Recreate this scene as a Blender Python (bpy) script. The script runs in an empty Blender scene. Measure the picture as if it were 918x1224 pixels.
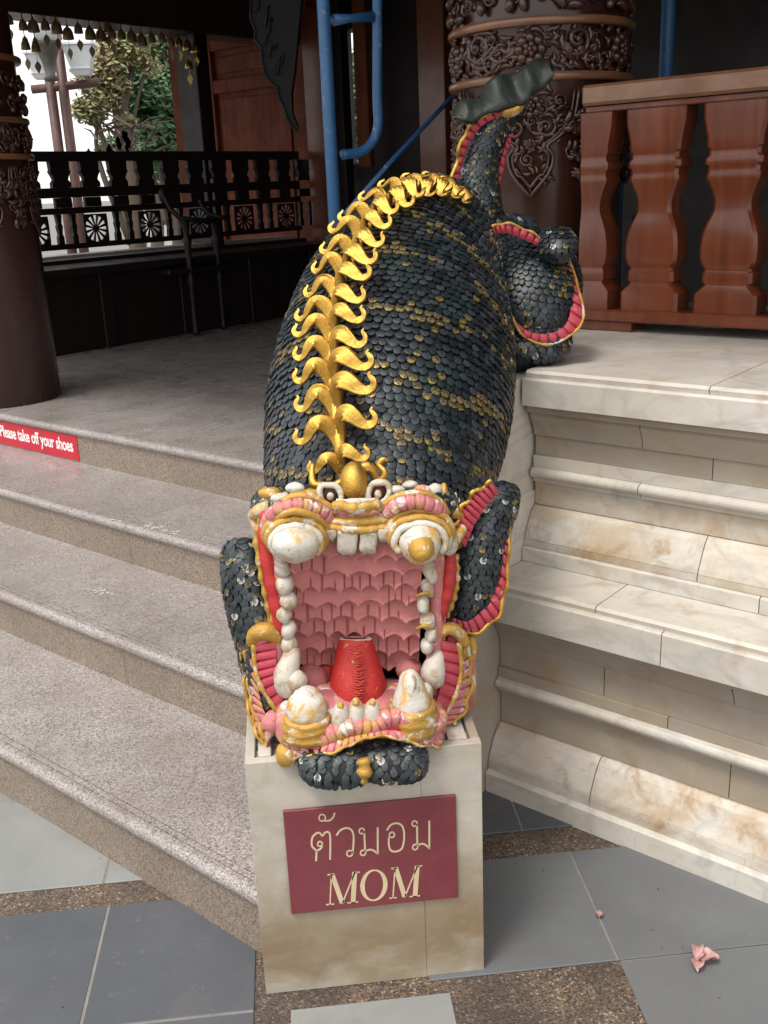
import bpy, math, random
from mathutils import Vector, Matrix
from mathutils import noise as mnoise
from mathutils.bvhtree import BVHTree
random.seed(7)
R = math.radians
sc = bpy.context.scene
C = sc.collection

# ---------------------------------------------------------------- camera, world, sun, exposure
CAM = Vector((0, 0, 1.55))
FPX, CW, CH = 1199.84, 918.0, 1224.0
RX = Vector((0.99408554, -0.10096878, -0.03999063))      # camera right
DN = Vector((-0.06894995, -0.3022951, -0.9507174))       # camera down
FW = Vector((0.08390381, 0.94785177, -0.30746898))       # camera forward
cd = bpy.data.cameras.new('camera'); cam = bpy.data.objects.new('camera', cd); C.objects.link(cam)
cam.matrix_world = Matrix(((RX.x, -DN.x, -FW.x, CAM.x), (RX.y, -DN.y, -FW.y, CAM.y), (RX.z, -DN.z, -FW.z, CAM.z), (0, 0, 0, 1)))
cd.sensor_fit = 'VERTICAL'; cd.sensor_height = 24.0; cd.lens = FPX / CH * 24.0
cd.clip_start = .05; cd.clip_end = 3000
sc.camera = cam

SUN_EL, SUN_AZ = R(64), R(226)
w = bpy.data.worlds.new('World'); sc.world = w; w.use_nodes = True
nt = w.node_tree; nt.nodes.clear()
sky = nt.nodes.new('ShaderNodeTexSky'); sky.sky_type = 'NISHITA'; sky.sun_disc = False
sky.sun_elevation = SUN_EL; sky.sun_rotation = SUN_AZ; sky.air_density = 1.0; sky.dust_density = 5.0; sky.ozone_density = 1.0
hs = nt.nodes.new('ShaderNodeHueSaturation'); hs.inputs['Saturation'].default_value = 0.28
bg = nt.nodes.new('ShaderNodeBackground'); bg.inputs['Strength'].default_value = 0.15
out = nt.nodes.new('ShaderNodeOutputWorld')
nt.links.new(sky.outputs[0], hs.inputs['Color']); mxs = nt.nodes.new('ShaderNodeMix'); mxs.data_type = 'RGBA'; mxs.inputs[0].default_value = .62; mxs.inputs[7].default_value = (8.0, 7.85, 7.7, 1)   # bright overcast veil over the sky
nt.links.new(hs.outputs[0], mxs.inputs[6]); nt.links.new(mxs.outputs[2], bg.inputs[0]); nt.links.new(bg.outputs[0], out.inputs[0])
sl = bpy.data.lights.new('sun', 'SUN'); sun = bpy.data.objects.new('sun', sl); C.objects.link(sun)
sl.energy = 1.3; sl.angle = R(14); sl.color = (1.0, .95, .87)
sd = Vector((math.sin(SUN_AZ) * math.cos(SUN_EL), math.cos(SUN_AZ) * math.cos(SUN_EL), math.sin(SUN_EL)))
sun.rotation_euler = sd.to_track_quat('Z', 'Y').to_euler()
sc.view_settings.view_transform = 'Standard'; sc.view_settings.look = 'None'
sc.view_settings.exposure = 0.62; sc.view_settings.gamma = 1.0; sc.view_settings.use_curve_mapping = False

# ---------------------------------------------------------------- helpers
S2 = math.sqrt(.5)
def NT(n, t, z): return Vector((S2 * (n - t), S2 * (n + t), z))      # stair frame: n into the building, t along the steps
def ID(x, y, z): return Vector((x, y, z))
def ray(px, py): return (RX * (px - 459) + DN * (py - 612) + FW * FPX).normalized()
def at(px, py, Y):                                                   # measured pixel + real depth -> point
    v = ray(px, py); return CAM + v * (Y / v.y)
def atT(px, py, t):
    v = ray(px, py); d = (-v.x + v.y) * S2; return CAM + v * (t / d)
def atN(px, py, n):
    v = ray(px, py); d = (v.x + v.y) * S2; return CAM + v * (n / d)

class MB:
    def __init__(s): s.v = []; s.f = []; s.c = []; s.m = []
    def add(s, vs, fs, col=(0, 0, 0, 1), mi=0):
        o = len(s.v); s.v += [Vector(v) for v in vs]; s.f += [tuple(i + o for i in f) for f in fs]
        s.c += (col if isinstance(col, list) else [col] * len(vs)); s.m += [mi] * len(fs)
    def box(s, lo, hi, b=0.002, fr=ID, mi=0):
        cx = [[lo[i], hi[i]] for i in range(3)]; vs = []; idx = {}
        sg = [(a, b_, c) for a in (0, 1) for b_ in (0, 1) for c in (0, 1)]
        for k in sg:
            for ax in range(3):
                p = [cx[i][k[i]] + (0 if i == ax else (b if k[i] == 0 else -b)) for i in range(3)]
                idx[(k, ax)] = len(vs); vs.append(fr(*p))
        fs = []
        for ax in range(3):
            o1, o2 = [(1, 2), (2, 0), (0, 1)][ax]
            for v in (0, 1):
                q = []
                for (a, c) in ((0, 0), (1, 0), (1, 1), (0, 1)):
                    k = [0, 0, 0]; k[ax] = v; k[o1] = a; k[o2] = c; q.append(idx[(tuple(k), ax)])
                fs.append(tuple(q if v else q[::-1]))
            for a in (0, 1):                                            # edges parallel to ax
                for c in (0, 1):
                    k0 = [0, 0, 0]; k0[o1] = a; k0[o2] = c; k1 = list(k0); k1[ax] = 1; k0 = tuple(k0); k1 = tuple(k1)
                    q = (idx[(k0, o1)], idx[(k1, o1)], idx[(k1, o2)], idx[(k0, o2)])
                    fs.append(q if (a + c) % 2 == 0 else q[::-1])
        for k in sg:
            q = (idx[(k, 0)], idx[(k, 1)], idx[(k, 2)]); fs.append(q if sum(k) % 2 else q[::-1])
        s.add(vs, fs, mi=mi); return s
    def rings(s, rs, close=True, cap=True, col=(0, 0, 0, 1), mi=0):
        n = len(rs[0]); vs = [p for r in rs for p in r]; fs = []
        for i in range(len(rs) - 1):
            for j in range(n if close else n - 1):
                k = (j + 1) % n; fs.append((i * n + j, i * n + k, (i + 1) * n + k, (i + 1) * n + j))
        if cap and close:
            fs.append(tuple(range(n))[::-1]); fs.append(tuple((len(rs) - 1) * n + j for j in range(n)))
        s.add(vs, fs, col, mi); return s
    def tube(s, pts, rad, seg=10, flat=1.0, up=None, cap=True, col=(0, 0, 0, 1)):
        pts = [Vector(p) for p in pts]
        if not hasattr(rad, '__len__'): rad = [rad] * len(pts)
        rs = []; u = None
        for i, p in enumerate(pts):
            t = (pts[min(i + 1, len(pts) - 1)] - pts[max(i - 1, 0)]).normalized()
            if u is None:
                u = Vector(up) if up else (Vector((0, 0, 1)) if abs(t.z) < .9 else Vector((1, 0, 0)))
            u = (u - t * u.dot(t)); u = u.normalized() if u.length > 1e-6 else t.orthogonal().normalized()
            b = t.cross(u)
            rs.append([p + (b * math.cos(a) + u * math.sin(a) * flat) * rad[i] for a in [2 * math.pi * k / seg for k in range(seg)]])
        return s.rings(rs, col=col, cap=cap)
    def lathe(s, o, prof, seg=24, ax=Vector((0, 0, 1)), sx=1.0):
        o = Vector(o); ax = ax.normalized(); a = ax.orthogonal().normalized(); b = ax.cross(a)
        rs = [[o + ax * z + (a * math.cos(k * 2 * math.pi / seg) * sx + b * math.sin(k * 2 * math.pi / seg)) * r for k in range(seg)] for r, z in prof]
        return s.rings(rs)
    def ell(s, c, rx, ry, rz, seg=14, rg=9, M=None, noise=0, col=(0, 0, 0, 1), p=1.0):
        c = Vector(c); rs = []
        for i in range(rg + 1):
            ph = math.pi * (i + .02) / (rg + .04) - math.pi / 2; r = []
            for j in range(seg):
                th = 2 * math.pi * j / seg
                d = Vector((math.cos(ph) * math.cos(th) * rx, math.cos(ph) * math.sin(th) * ry, math.sin(ph) * rz))
                if noise: d *= 1 + noise * (math.sin(d.x * 173 + c.x * 91 + d.z * 120) * .5 + math.sin(d.y * 211 + d.z * 97 + c.z * 77) * .5)
                r.append(c + (M @ d if M else d))
            rs.append(r)
        return s.rings(rs, col=col)
    def build(s, name, mat, parent=None, smooth=False, base=None, label=None, cat=None, group=None, kind=None, colors=False):
        org = Vector(base) if base is not None else (WORLD.get(parent.name, Vector()) if parent else Vector())
        me = bpy.data.meshes.new(name)
        me.from_pydata([v - org for v in s.v], [], s.f)
        mats = mat if isinstance(mat, (list, tuple)) else [mat]
        for m in mats: me.materials.append(m)
        if len(mats) > 1: me.polygons.foreach_set('material_index', s.m)
        if colors:
            ca = me.color_attributes.new('paint', 'FLOAT_COLOR', 'POINT')
            ca.data.foreach_set('color', [x for c in s.c for x in c])
        if smooth: me.polygons.foreach_set('use_smooth', [True] * len(me.polygons))
        me.update()
        if smooth == 'auto': me.set_sharp_from_angle(angle=R(32))
        o = bpy.data.objects.new(name, me); C.objects.link(o)
        if parent: o.parent = parent; WORLD[o.name] = org; o.location = (0, 0, 0) if base is None else org - WORLD.get(parent.name, Vector())
        else: o.location = org; WORLD[o.name] = org
        tag(o, label, cat, group, kind); return o
WORLD = {}
def tag(o, label=None, cat=None, group=None, kind=None):
    if label: o['label'] = label
    if cat: o['category'] = cat
    if group: o['group'] = group
    if kind: o['kind'] = kind
    return o
def thing(name, loc, label=None, cat=None, group=None, kind=None, parent=None):
    o = bpy.data.objects.new(name, None); C.objects.link(o); o.empty_display_size = .1
    loc = Vector(loc)
    o.location = loc - (WORLD[parent.name] if parent else Vector())
    if parent: o.parent = parent
    WORLD[o.name] = loc
    return tag(o, label, cat, group, kind)
def copy_tree(o, loc, label, rz=0):
    c = o.copy(); C.objects.link(c); c.location = loc; c.rotation_euler.z = rz
    if label: c['label'] = label
    def kids(src, dst):
        for ch in list(src.children):
            d = ch.copy(); C.objects.link(d); d.parent = dst; kids(ch, d)
    kids(o, c); WORLD[c.name] = Vector(loc); return c
def spline(P, n):                                                      # Catmull-Rom through tuples
    P = [tuple(p) for p in P]; k = len(P[0]); o = []
    Q = [tuple(2 * a - b for a, b in zip(P[0], P[1]))] + P + [tuple(2 * a - b for a, b in zip(P[-1], P[-2]))]
    m = len(P) - 1
    for i in range(n + 1):
        x = i / n * m; j = min(int(x), m - 1); t = x - j; p0, p1, p2, p3 = Q[j:j + 4]
        o.append(tuple(.5 * (2 * b + (c - a) * t + (2 * a - 5 * b + 4 * c - d) * t * t + (3 * b - a - 3 * c + d) * t ** 3) for a, b, c, d in zip(p0, p1, p2, p3)))
    return o

# ---------------------------------------------------------------- materials
class NB:
    def __init__(s, name):
        s.mat = bpy.data.materials.new(name); s.mat.use_nodes = True; s.t = s.mat.node_tree; s.t.nodes.clear()
        s.o = s.n('ShaderNodeOutputMaterial'); s.b = s.n('ShaderNodeBsdfPrincipled'); s.l(s.b.outputs[0], s.o.inputs[0])
        s._p = None
    def n(s, ty, **k):
        n = s.t.nodes.new(ty)
        for a, v in k.items(): setattr(n, a, v)
        return n
    def l(s, a, b): s.t.links.new(a, b)
    def pos(s, scale=(1, 1, 1), rot=(0, 0, 0), rnd=True):
        g = s.n('ShaderNodeNewGeometry'); src = g.outputs['Position']
        if rnd:
            oi = s.n('ShaderNodeObjectInfo'); m = s.n('ShaderNodeVectorMath', operation='SCALE'); m.inputs[0].default_value = (37, 53, 71)
            s.l(oi.outputs['Random'], m.inputs['Scale']); a = s.n('ShaderNodeVectorMath', operation='ADD'); s.l(src, a.inputs[0]); s.l(m.outputs[0], a.inputs[1]); src = a.outputs[0]
        mp = s.n('ShaderNodeMapping'); mp.inputs['Scale'].default_value = scale; mp.inputs['Rotation'].default_value = rot; s.l(src, mp.inputs[0])
        return mp.outputs[0]
    def noise(s, vec, scale, detail=4, rough=.55, dist=0):
        n = s.n('ShaderNodeTexNoise'); n.inputs['Scale'].default_value = scale; n.inputs['Detail'].default_value = detail
        n.inputs['Roughness'].default_value = rough; n.inputs['Distortion'].default_value = dist; s.l(vec, n.inputs['Vector']); return n.outputs['Fac']
    def vor(s, vec, scale, feat='F1'):
        n = s.n('ShaderNodeTexVoronoi', feature=feat); n.inputs['Scale'].default_value = scale; s.l(vec, n.inputs['Vector']); return n
    def ramp(s, fac, stops, const=False):
        r = s.n('ShaderNodeValToRGB'); e = r.color_ramp.elements
        if const: r.color_ramp.interpolation = 'CONSTANT'
        while len(e) < len(stops): e.new(.5)
        for k, (p, c) in zip(e, stops): k.position = p; k.color = (*c, 1) if hasattr(c, '__len__') else (c, c, c, 1)
        s.l(fac, r.inputs[0]); return r.outputs[0]
    def mix(s, fac, a, b, mode='MIX'):
        m = s.n('ShaderNodeMix', data_type='RGBA', blend_type=mode)
        for inp, v in ((m.inputs[0], fac), (m.inputs[6], a), (m.inputs[7], b)):
            if hasattr(v, 'links') or hasattr(v, 'is_linked'): s.l(v, inp)
            elif hasattr(v, '__len__'): inp.default_value = (*v, 1)
            else: inp.default_value = v
        return m.outputs[2]
    def math(s, op, a, b=0):
        m = s.n('ShaderNodeMath', operation=op)
        for inp, v in ((m.inputs[0], a), (m.inputs[1], b)):
            if hasattr(v, 'is_linked'): s.l(v, inp)
            else: inp.default_value = v
        return m.outputs[0]
    def bump(s, h, dist=.002, strength=.6):
        b = s.n('ShaderNodeBump'); b.inputs['Distance'].default_value = dist; b.inputs['Strength'].default_value = strength; s.l(h, b.inputs['Height']); s.l(b.outputs[0], s.b.inputs['Normal'])
    def set(s, **k):
        nm = dict(col='Base Color', rough='Roughness', metal='Metallic', coat='Coat Weight', crough='Coat Roughness', spec='Specular IOR Level', trans='Transmission Weight', sss='Subsurface Weight')
        for a, v in k.items():
            i = s.b.inputs[nm[a]]
            if hasattr(v, 'is_linked'): s.l(v, i)
            elif hasattr(v, '__len__'): i.default_value = (*v, 1)
            else: i.default_value = v
        return s.mat

def m_granite(name, tint, rough):
    b = NB(name); p = b.pos(rnd=True)
    v = b.vor(p, 430); sp = b.n('ShaderNodeSeparateColor'); b.l(v.outputs['Color'], sp.inputs[0])
    c = b.ramp(sp.outputs[0], [(0, (.10, .095, .09)), (.10, (.21, .195, .185)), (.3, (.31, .28, .26)), (.52, (.38, .325, .295)), (.72, (.41, .385, .36)), (.88, (.52, .49, .46))], True)
    v2 = b.vor(p, 200); s2 = b.n('ShaderNodeSeparateColor'); b.l(v2.outputs['Color'], s2.inputs[0])
    c = b.mix(b.ramp(s2.outputs[1], [(.86, 0), (.88, .5)]), c, (.13, .12, .12))
    c = b.mix(b.ramp(s2.outputs[2], [(.86, 0), (.88, .4)]), c, (.55, .50, .47))
    c = b.mix(1.0, c, tint, 'MULTIPLY')
    dirt = b.noise(b.pos(rnd=False), 3.0, 5, .6); c = b.mix(b.ramp(dirt, [(.4, 0), (.75, .5)]), c, (.16, .13, .10))
    b.bump(b.noise(p, 500, 2), .0005, .4)
    r = b.ramp(b.noise(b.pos(rnd=False), 9, 5), [(.35, rough - .06), (.7, rough + .16)])
    return b.set(col=c, rough=r, spec=.5)
def m_marble(name, white=(.66, .63, .57), stain=.5, tone=(.50, .42, .31), damp=False):
    b = NB(name); p = b.pos()
    n1 = b.noise(p, 3.2, 3, .5, .6)
    c = b.ramp(n1, [(.30, tuple(x * .86 for x in white)), (.5, white), (.72, tuple(min(.8, x * 1.07) for x in white))])
    vein = b.noise(b.pos((1, 1, 2.0), (.5, .3, .9)), 2.2, 4, .5, 1.0)
    vv = b.ramp(vein, [(.46, 0), (.50, .45), (.54, 0)]); c = b.mix(vv, c, (.34, .34, .34))
    vf = b.ramp(b.noise(b.pos((1, 1, 1.5), (.2, .8, .4)), 6, 5, .6, .7), [(.485, 0), (.50, .22), (.515, 0)]); c = b.mix(vf, c, (.30, .28, .26))
    st = b.noise(b.pos((1, 1, 1.4), rnd=False), 5, 6, .64, .8); sv = b.ramp(st, [(.40, 0), (.56, stain * .8), (.72, min(1, stain * 1.2))]); c = b.mix(sv, c, tone)
    rs = b.noise(b.pos((1, 1, .7), rnd=False), 10, 7, .70, .5); c = b.mix(b.ramp(rs, [(.53, 0), (.66, stain * .9)]), c, (.33, .20, .10))
    gr = b.noise(b.pos((1, 1, 1), rnd=False), 1.8, 4, .6); c = b.mix(b.ramp(gr, [(.35, .35), (.65, 0)]), c, (.36, .32, .26))
    if damp:      # brown damp stain rising from the ground
        g_ = b.n('ShaderNodeNewGeometry'); sx = b.n('ShaderNodeSeparateXYZ'); b.l(g_.outputs['Position'], sx.inputs[0])
        h_ = b.math('ADD', sx.outputs[2], b.math('MULTIPLY', b.noise(b.pos((1, 1, 1.4), rnd=False), 7, 5, .6, .6), .30)); c = b.mix(b.ramp(h_, [(.14, .25), (.24, .9), (.38, .5), (.50, 0)]), c, (.22, .155, .085))
    sp = b.noise(p, 170, 3, .6); c = b.mix(b.ramp(sp, [(.70, 0), (.76, .6)]), c, (.12, .10, .08))
    b.bump(b.noise(p, 60, 5), .0010, .3)
    return b.set(col=c, rough=b.ramp(st, [(.3, .28), (.7, .5)]), spec=.4)
def m_wood(name, c1, c2, rough=.25, axis=(1, 1, .06), coat=.4, sc_=24, spec=.5):
    b = NB(name); p = b.pos(axis, (0, 0, R(45)))
    n = b.noise(p, sc_, 6, .6, .8); c = b.ramp(n, [(.3, c1), (.7, c2)])
    k = b.noise(b.pos(), 6, 4); c = b.mix(b.ramp(k, [(.4, 0), (.8, .55)]), c, tuple(x * .45 for x in c1))
    b.bump(n, .0006, .3)
    return b.set(col=c, rough=b.ramp(k, [(.3, rough), (.8, rough + .18)]), coat=coat, crough=.12, spec=spec)
def m_paint(name, base, worn=(.62, .58, .52), amount=.3, rough=.5, metal=0, under=None, scale=60, grime=.5, dark=(.05, .035, .03)):
    b = NB(name); p = b.pos(rnd=False)
    n = b.noise(p, scale * .5, 6, .68, .4)
    c = b.mix(b.ramp(b.noise(p, 18, 4), [(.3, 0), (.75, .5)]), base, tuple(x * .62 for x in base))
    if under: c = b.mix(b.ramp(b.noise(p, 22, 5, .6, 1), [(.50, 0), (.60, .9)]), c, under)
    wf = b.ramp(n, [(.66 - amount * .3, 0), (.72 - amount * .3, 1)]); c = b.mix(wf, c, worn)
    g = b.noise(p, scale * 1.7, 5, .7); c = b.mix(b.ramp(g, [(.60, 0), (.74, grime)]), c, dark)
    ao = b.n('ShaderNodeAmbientOcclusion', samples=4) if False else None
    b.bump(b.noise(p, scale * 2.2, 6, .72), .003, .7)
    m = metal if not metal else b.mix(wf, (metal,) * 3, (0, 0, 0))
    return b.set(col=c, rough=rough, metal=m)
def m_plain(name, col, rough=.5, metal=0, var=.25, scale=12, bump=.0006):
    b = NB(name); p = b.pos()
    c = b.mix(b.ramp(b.noise(p, scale, 5), [(.3, 0), (.75, 1)]), tuple(min(1, x * (1 + var)) for x in col), tuple(x * (1 - var) for x in col))
    b.bump(b.noise(p, 90, 4), bump, .5)
    return b.set(col=c, rough=rough, metal=metal)
def m_tile(name, col):
    b = NB(name); p = b.pos()
    c = b.mix(b.ramp(b.noise(p, 3.5, 5, .6, .5), [(.3, 0), (.7, 1)]), tuple(x * 1.12 for x in col), tuple(x * .86 for x in col))
    c = b.mix(b.ramp(b.noise(p, 420, 3, .7), [(.35, 0), (.65, .45)]), c, tuple(x * .72 for x in col))
    c = b.mix(b.ramp(b.noise(p, 16, 7, .75), [(.62, 0), (.70, .35)]), c, (.30, .28, .25))
    c = b.mix(b.ramp(b.noise(b.pos((1, 1, 1), rnd=False), 2.5, 5, .7), [(.5, 0), (.8, .5)]), c, (.16, .13, .10))
    b.bump(b.noise(p, 260, 4, .6), .0008, .5)
    return b.set(col=c, rough=b.ramp(b.noise(p, 7, 6, .7), [(.3, .38), (.7, .62)]))
def m_scale(name, c0=(.006, .009, .012), c1=(.042, .052, .064), rough=.36):
    b = NB(name); a = b.n('ShaderNodeAttribute', attribute_name='paint'); s = b.n('ShaderNodeSeparateColor'); b.l(a.outputs['Color'], s.inputs[0])
    p = b.pos(rnd=False)
    c = b.mix(s.outputs[1], c0, c1)
    c = b.mix(b.ramp(b.noise(p, 9, 4), [(.45, 0), (.7, .5)]), c, (.018, .040, .036))
    br = b.noise(p, 210, 4, .75)
    g = b.math('MULTIPLY', s.outputs[0], b.ramp(br, [(.44, 0), (.54, 1)])); c = b.mix(g, c, (.50, .35, .10))
    ch = b.math('MULTIPLY', s.outputs[2], b.ramp(b.noise(p, 170, 3, .7), [(.42, 0), (.52, 1)])); c = b.mix(ch, c, (.60, .60, .56))
    b.bump(b.noise(p, 260, 4, .7), .001, .7)
    return b.set(col=c, rough=b.ramp(br, [(.3, rough - .08), (.7, rough + .14)]), metal=b.math('MULTIPLY', g, .75), spec=.55)

M = {}
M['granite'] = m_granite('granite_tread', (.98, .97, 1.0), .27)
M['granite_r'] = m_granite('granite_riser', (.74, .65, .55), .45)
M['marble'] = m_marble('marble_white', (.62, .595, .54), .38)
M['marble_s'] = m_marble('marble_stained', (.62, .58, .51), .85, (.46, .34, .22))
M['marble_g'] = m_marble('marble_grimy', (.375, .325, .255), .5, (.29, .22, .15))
M['marble_p'] = m_marble('marble_pedestal', (.54, .515, .45), .5, (.40, .33, .22), True)
M['red'] = m_wood('wood_red_brown', (.11, .024, .009), (.20, .050, .017), .26, (1, 1, .07), .35, spec=.4)
M['rail'] = m_wood('wood_rail', (.19, .080, .038), (.27, .125, .060), .28, (.06, 1, 1), .5)
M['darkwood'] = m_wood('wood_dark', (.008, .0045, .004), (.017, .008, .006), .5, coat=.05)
M['colwood'] = m_wood('wood_column', (.034, .010, .008), (.060, .017, .012), .25, (1, 1, .1), .5)
M['carve'] = m_wood('wood_carved', (.034, .013, .009), (.085, .034, .023), .30, (1, 1, 1), .5)
M['panel'] = m_wood('wood_panel', (.13, .034, .016), (.21, .062, .030), .6, coat=0, spec=.15)
M['ceil'] = m_wood('wood_ceiling', (.03, .014, .010), (.055, .022, .014), .6)
M['redpaint'] = m_plain('red_fascia_paint', (.16, .012, .012), .5)
M['black'] = m_plain('black_lacquer', (.004, .0035, .004), .75)
M['blue'] = m_paint('blue_metal_paint', (.030, .125, .29), (.20, .28, .34), .16, .35, scale=40)
M['slate'] = m_tile('slate_tile', (.088, .094, .108))
M['slate_l'] = m_tile('light_tile', (.255, .262, .255))
M['slate_m'] = m_tile('grey_tile', (.150, .158, .166))
def agg():
    b = NB('pebble_aggregate'); p = b.pos(rnd=False); v = b.vor(p, 240); s = b.n('ShaderNodeSeparateColor'); b.l(v.outputs['Color'], s.inputs[0])
    c = b.ramp(s.outputs[0], [(0, (.06, .045, .035)), (.25, (.14, .10, .07)), (.5, (.22, .15, .10)), (.8, (.12, .095, .075)), (.94, (.45, .36, .25))], True)
    c = b.mix(b.ramp(b.noise(p, 5, 5), [(.35, .75), (.65, 0)]), c, (.045, .035, .03)); b.bump(v.outputs['Distance'], .003, .8)
    return b.set(col=c, rough=.7)
M['agg'] = agg()
M['grout'] = m_plain('grey_grout', (.20, .19, .175), .9)
M['plaster'] = m_paint('rough_cement', (.30, .29, .27), (.5, .48, .45), .4, .85, scale=30)
M['gold'] = m_paint('gold_leaf_paint', (.62, .37, .075), (.34, .18, .04), .10, .36, .85, scale=40, grime=.5, dark=(.10, .05, .015))
M['gold_w'] = m_paint('worn_gold_paint', (.56, .32, .06), (.62, .57, .48), .34, .45, .30, scale=75, grime=.9)
M['goldwhite'] = m_paint('white_paint_with_gold', (.66, .63, .56), (.28, .20, .14), .22, .5, 0, under=(.58, .33, .06), scale=60, grime=.9)
M['white'] = m_paint('aged_white_paint', (.60, .55, .47), (.42, .32, .21), .42, .5, scale=55, grime=.8)
M['pink'] = m_paint('palate_pink_paint', (.58, .205, .19), (.56, .24, .22), .03, .6, scale=50, grime=.15, dark=(.2, .05, .05))
M['pinkgold'] = m_paint('pink_and_gold_paint', (.60, .20, .22), (.66, .62, .56), .34, .5, 0, under=(.56, .33, .07), scale=70, grime=.75)
M['redp'] = m_paint('red_paint', (.52, .030, .030), (.55, .30, .10), .06, .42, scale=50, grime=.3)
M['crimson'] = m_paint('crimson_fin_paint', (.50, .06, .09), (.60, .30, .28), .1, .5, scale=60, grime=.4)
M['tongue'] = m_paint('tongue_red_paint', (.50, .025, .022), (.52, .27, .06), .16, .42, scale=120, grime=.25, dark=(.2, .01, .01))
M['tongue_g'] = m_paint('tongue_worn_gold', (.50, .035, .02), (.50, .25, .05), .25, .4, scale=110, grime=.3)
M['throat'] = m_plain('dark_throat', (.05, .015, .015), .8)
M['scale'] = m_scale('scales')
M['skin'] = m_plain('scale_gap', (.008, .011, .012), .5)
M['green'] = m_plain('dark_green_tuft', (.006, .011, .008), .55, var=.4, bump=.003)
M['sign'] = m_paint('plaque_maroon', (.200, .042, .052), (.25, .075, .08), .1, .35, scale=12, grime=.15, dark=(.14, .03, .04))
M['letter'] = m_plain('letter_cream', (.58, .47, .30), .5, var=.12)
M['stick'] = m_plain('red_sticker', (.50, .012, .030), .3, var=.08)
M['stickw'] = m_plain('white_print_and_dapples', (.80, .80, .80), .4, var=.02)
M['bell'] = m_plain('bell_bronze', (.22, .155, .075), .45, .3)
M['bellg'] = m_plain('bell_brass', (.45, .32, .10), .3, .9)
M['lampm'] = m_plain('lamp_post_brown', (.11, .052, .045), .5)
M['lampd'] = m_plain('lamp_dark_metal', (.08, .07, .06), .5)
M['glass'] = m_plain('white_glass', (.75, .78, .80), .2, var=.05)
M['bark'] = m_plain('bark', (.10, .075, .055), .85)
def leafm(n, a, c):
    b = NB(n); p = b.pos(rnd=False); v = b.vor(p, 3.0); s = b.n('ShaderNodeSeparateColor'); b.l(v.outputs['Color'], s.inputs[0])
    return b.set(col=b.ramp(s.outputs[0], [(0, a), (1, c)]), rough=.6)
M['leaf'] = leafm('leaf_green', (.045, .11, .045), (.12, .22, .09))
M['leafb'] = leafm('leaf_brown_yellow', (.22, .24, .10), (.38, .32, .18))
M['far'] = m_plain('far_wall_paint', (.45, .45, .44), .8)
M['soil'] = m_plain('ground_concrete', (.16, .155, .145), .85, var=.2, scale=3)
M['petal'] = m_plain('petal_pink', (.48, .27, .26), .6, var=.35, scale=60)

# ---------------------------------------------------------------- ground and paving
g = MB(); g.add([(-60, -60, -.006), (60, -60, -.006), (60, 120, -.006), (-60, 120, -.006)], [(0, 1, 2, 3)])
g.add([(-900, -900, -.03), (900, -900, -.03), (900, 900, -.03), (-900, 900, -.03)], [(0, 1, 2, 3)])
g.build('ground', M['soil'], kind='structure')
pav = thing('pavement', (0, 1.2, 0), kind='structure')
a = MB(); a.box((-2.2, .2, -.005), (2.4, 3.0, -.0008), .001); a.build('aggregate_bed', M['agg'], pav)
TIL = [  # x0,x1,y0,y1,material
 (-.495, -.158, 1.622, 1.980, 'slate'), (-.90, -.501, 1.622, 1.980, 'slate'), (-.495, -.158, 1.25, 1.616, 'slate'), (-.90, -.501, 1.25, 1.616, 'slate'), (-1.30, -.906, 1.622, 1.98, 'slate'),
 (-.520, -.158, 2.064, 2.44, 'slate_l'), (-.90, -.526, 2.064, 2.44, 'slate_l'), (-1.28, -.95, 2.064, 2.44, 'slate_l'), (-1.28, -.95, 2.446, 2.9, 'slate_l'),
 (.20, .592, 1.648, 2.010, 'slate_m'), (.597, .985, 1.648, 2.010, 'slate_m'), (.597, .985, 1.28, 1.643, 'slate_m'), (.99, 1.37, 1.28, 1.643, 'slate_m'),
 (-.085, .235, 1.24, 1.610, 'slate_l'), (-.085, .235, .86, 1.235, 'slate_l'), (-.06, .255, 1.622, 1.640, 'slate_l'),
 (.20, .50, 2.110, 2.46, 'slate'), (.505, .90, 2.110, 2.46, 'slate'), (1.06, 1.40, 1.648, 2.01, 'slate'), (.26, .592, .80, 1.20, 'slate_m'), (.597, .985, .89, 1.275, 'slate_m')]
for (x0, x1, y0, y1, m) in TIL:
    if m == 'slate_l' and y1 - y0 < .1: continue
    t_ = MB(); t_.box((x0, y0, -.0007), (x1, y1, .0035 + random.uniform(0, .0006)), .0012); t_.build('tile', M[m], pav)
for (x0, x1, y0, y1) in ((-1.3, -.159, .9, 1.979), (-1.28, -.159, 2.065, 2.9), (.2, 1.4, 1.649, 2.009), (.598, 1.4, .89, 1.6465), (.2, .9, 2.111, 2.46)):
    q = MB(); q.box((x0, y0, -.0007), (x1, y1, .0024), .001); q.build('grout_bed', M['grout'], pav)
# ---------------------------------------------------------------- granite steps
stp = thing('steps', NT(1.15, 2.5, 0), kind='structure')
NR = [1.153, 1.567, 1.975, 2.383]; ZT = [.168, .322, .475, .63]; ZB = [0, .168, .322, .475]
def nose_profile(n0, zt, back):       # bullnose tread cross-section (n,z)
    th = .034; pr = [(back, zt), ]
    for g0 in (.034, .016): pr += [(n0 + g0, zt), (n0 + g0 - .0004, zt - .0035), (n0 + g0 - .0026, zt - .0035), (n0 + g0 - .003, zt)]
    for k in range(9):
        a_ = math.pi / 2 + math.pi * k / 8; pr.append((n0 + .003 + .018 * math.cos(a_), zt - .018 + .018 * math.sin(a_)))
    pr += [(n0 - .0, zt - th - .0005), (back, zt - th)]
    return pr
def extr(mb, prof, t0, t1, fr=NT):
    r0 = [fr(p[0], t0, p[1]) for p in prof]; r1 = [fr(p[0], t1, p[1]) for p in prof]
    mb.rings([r0, r1]); return mb
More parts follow.
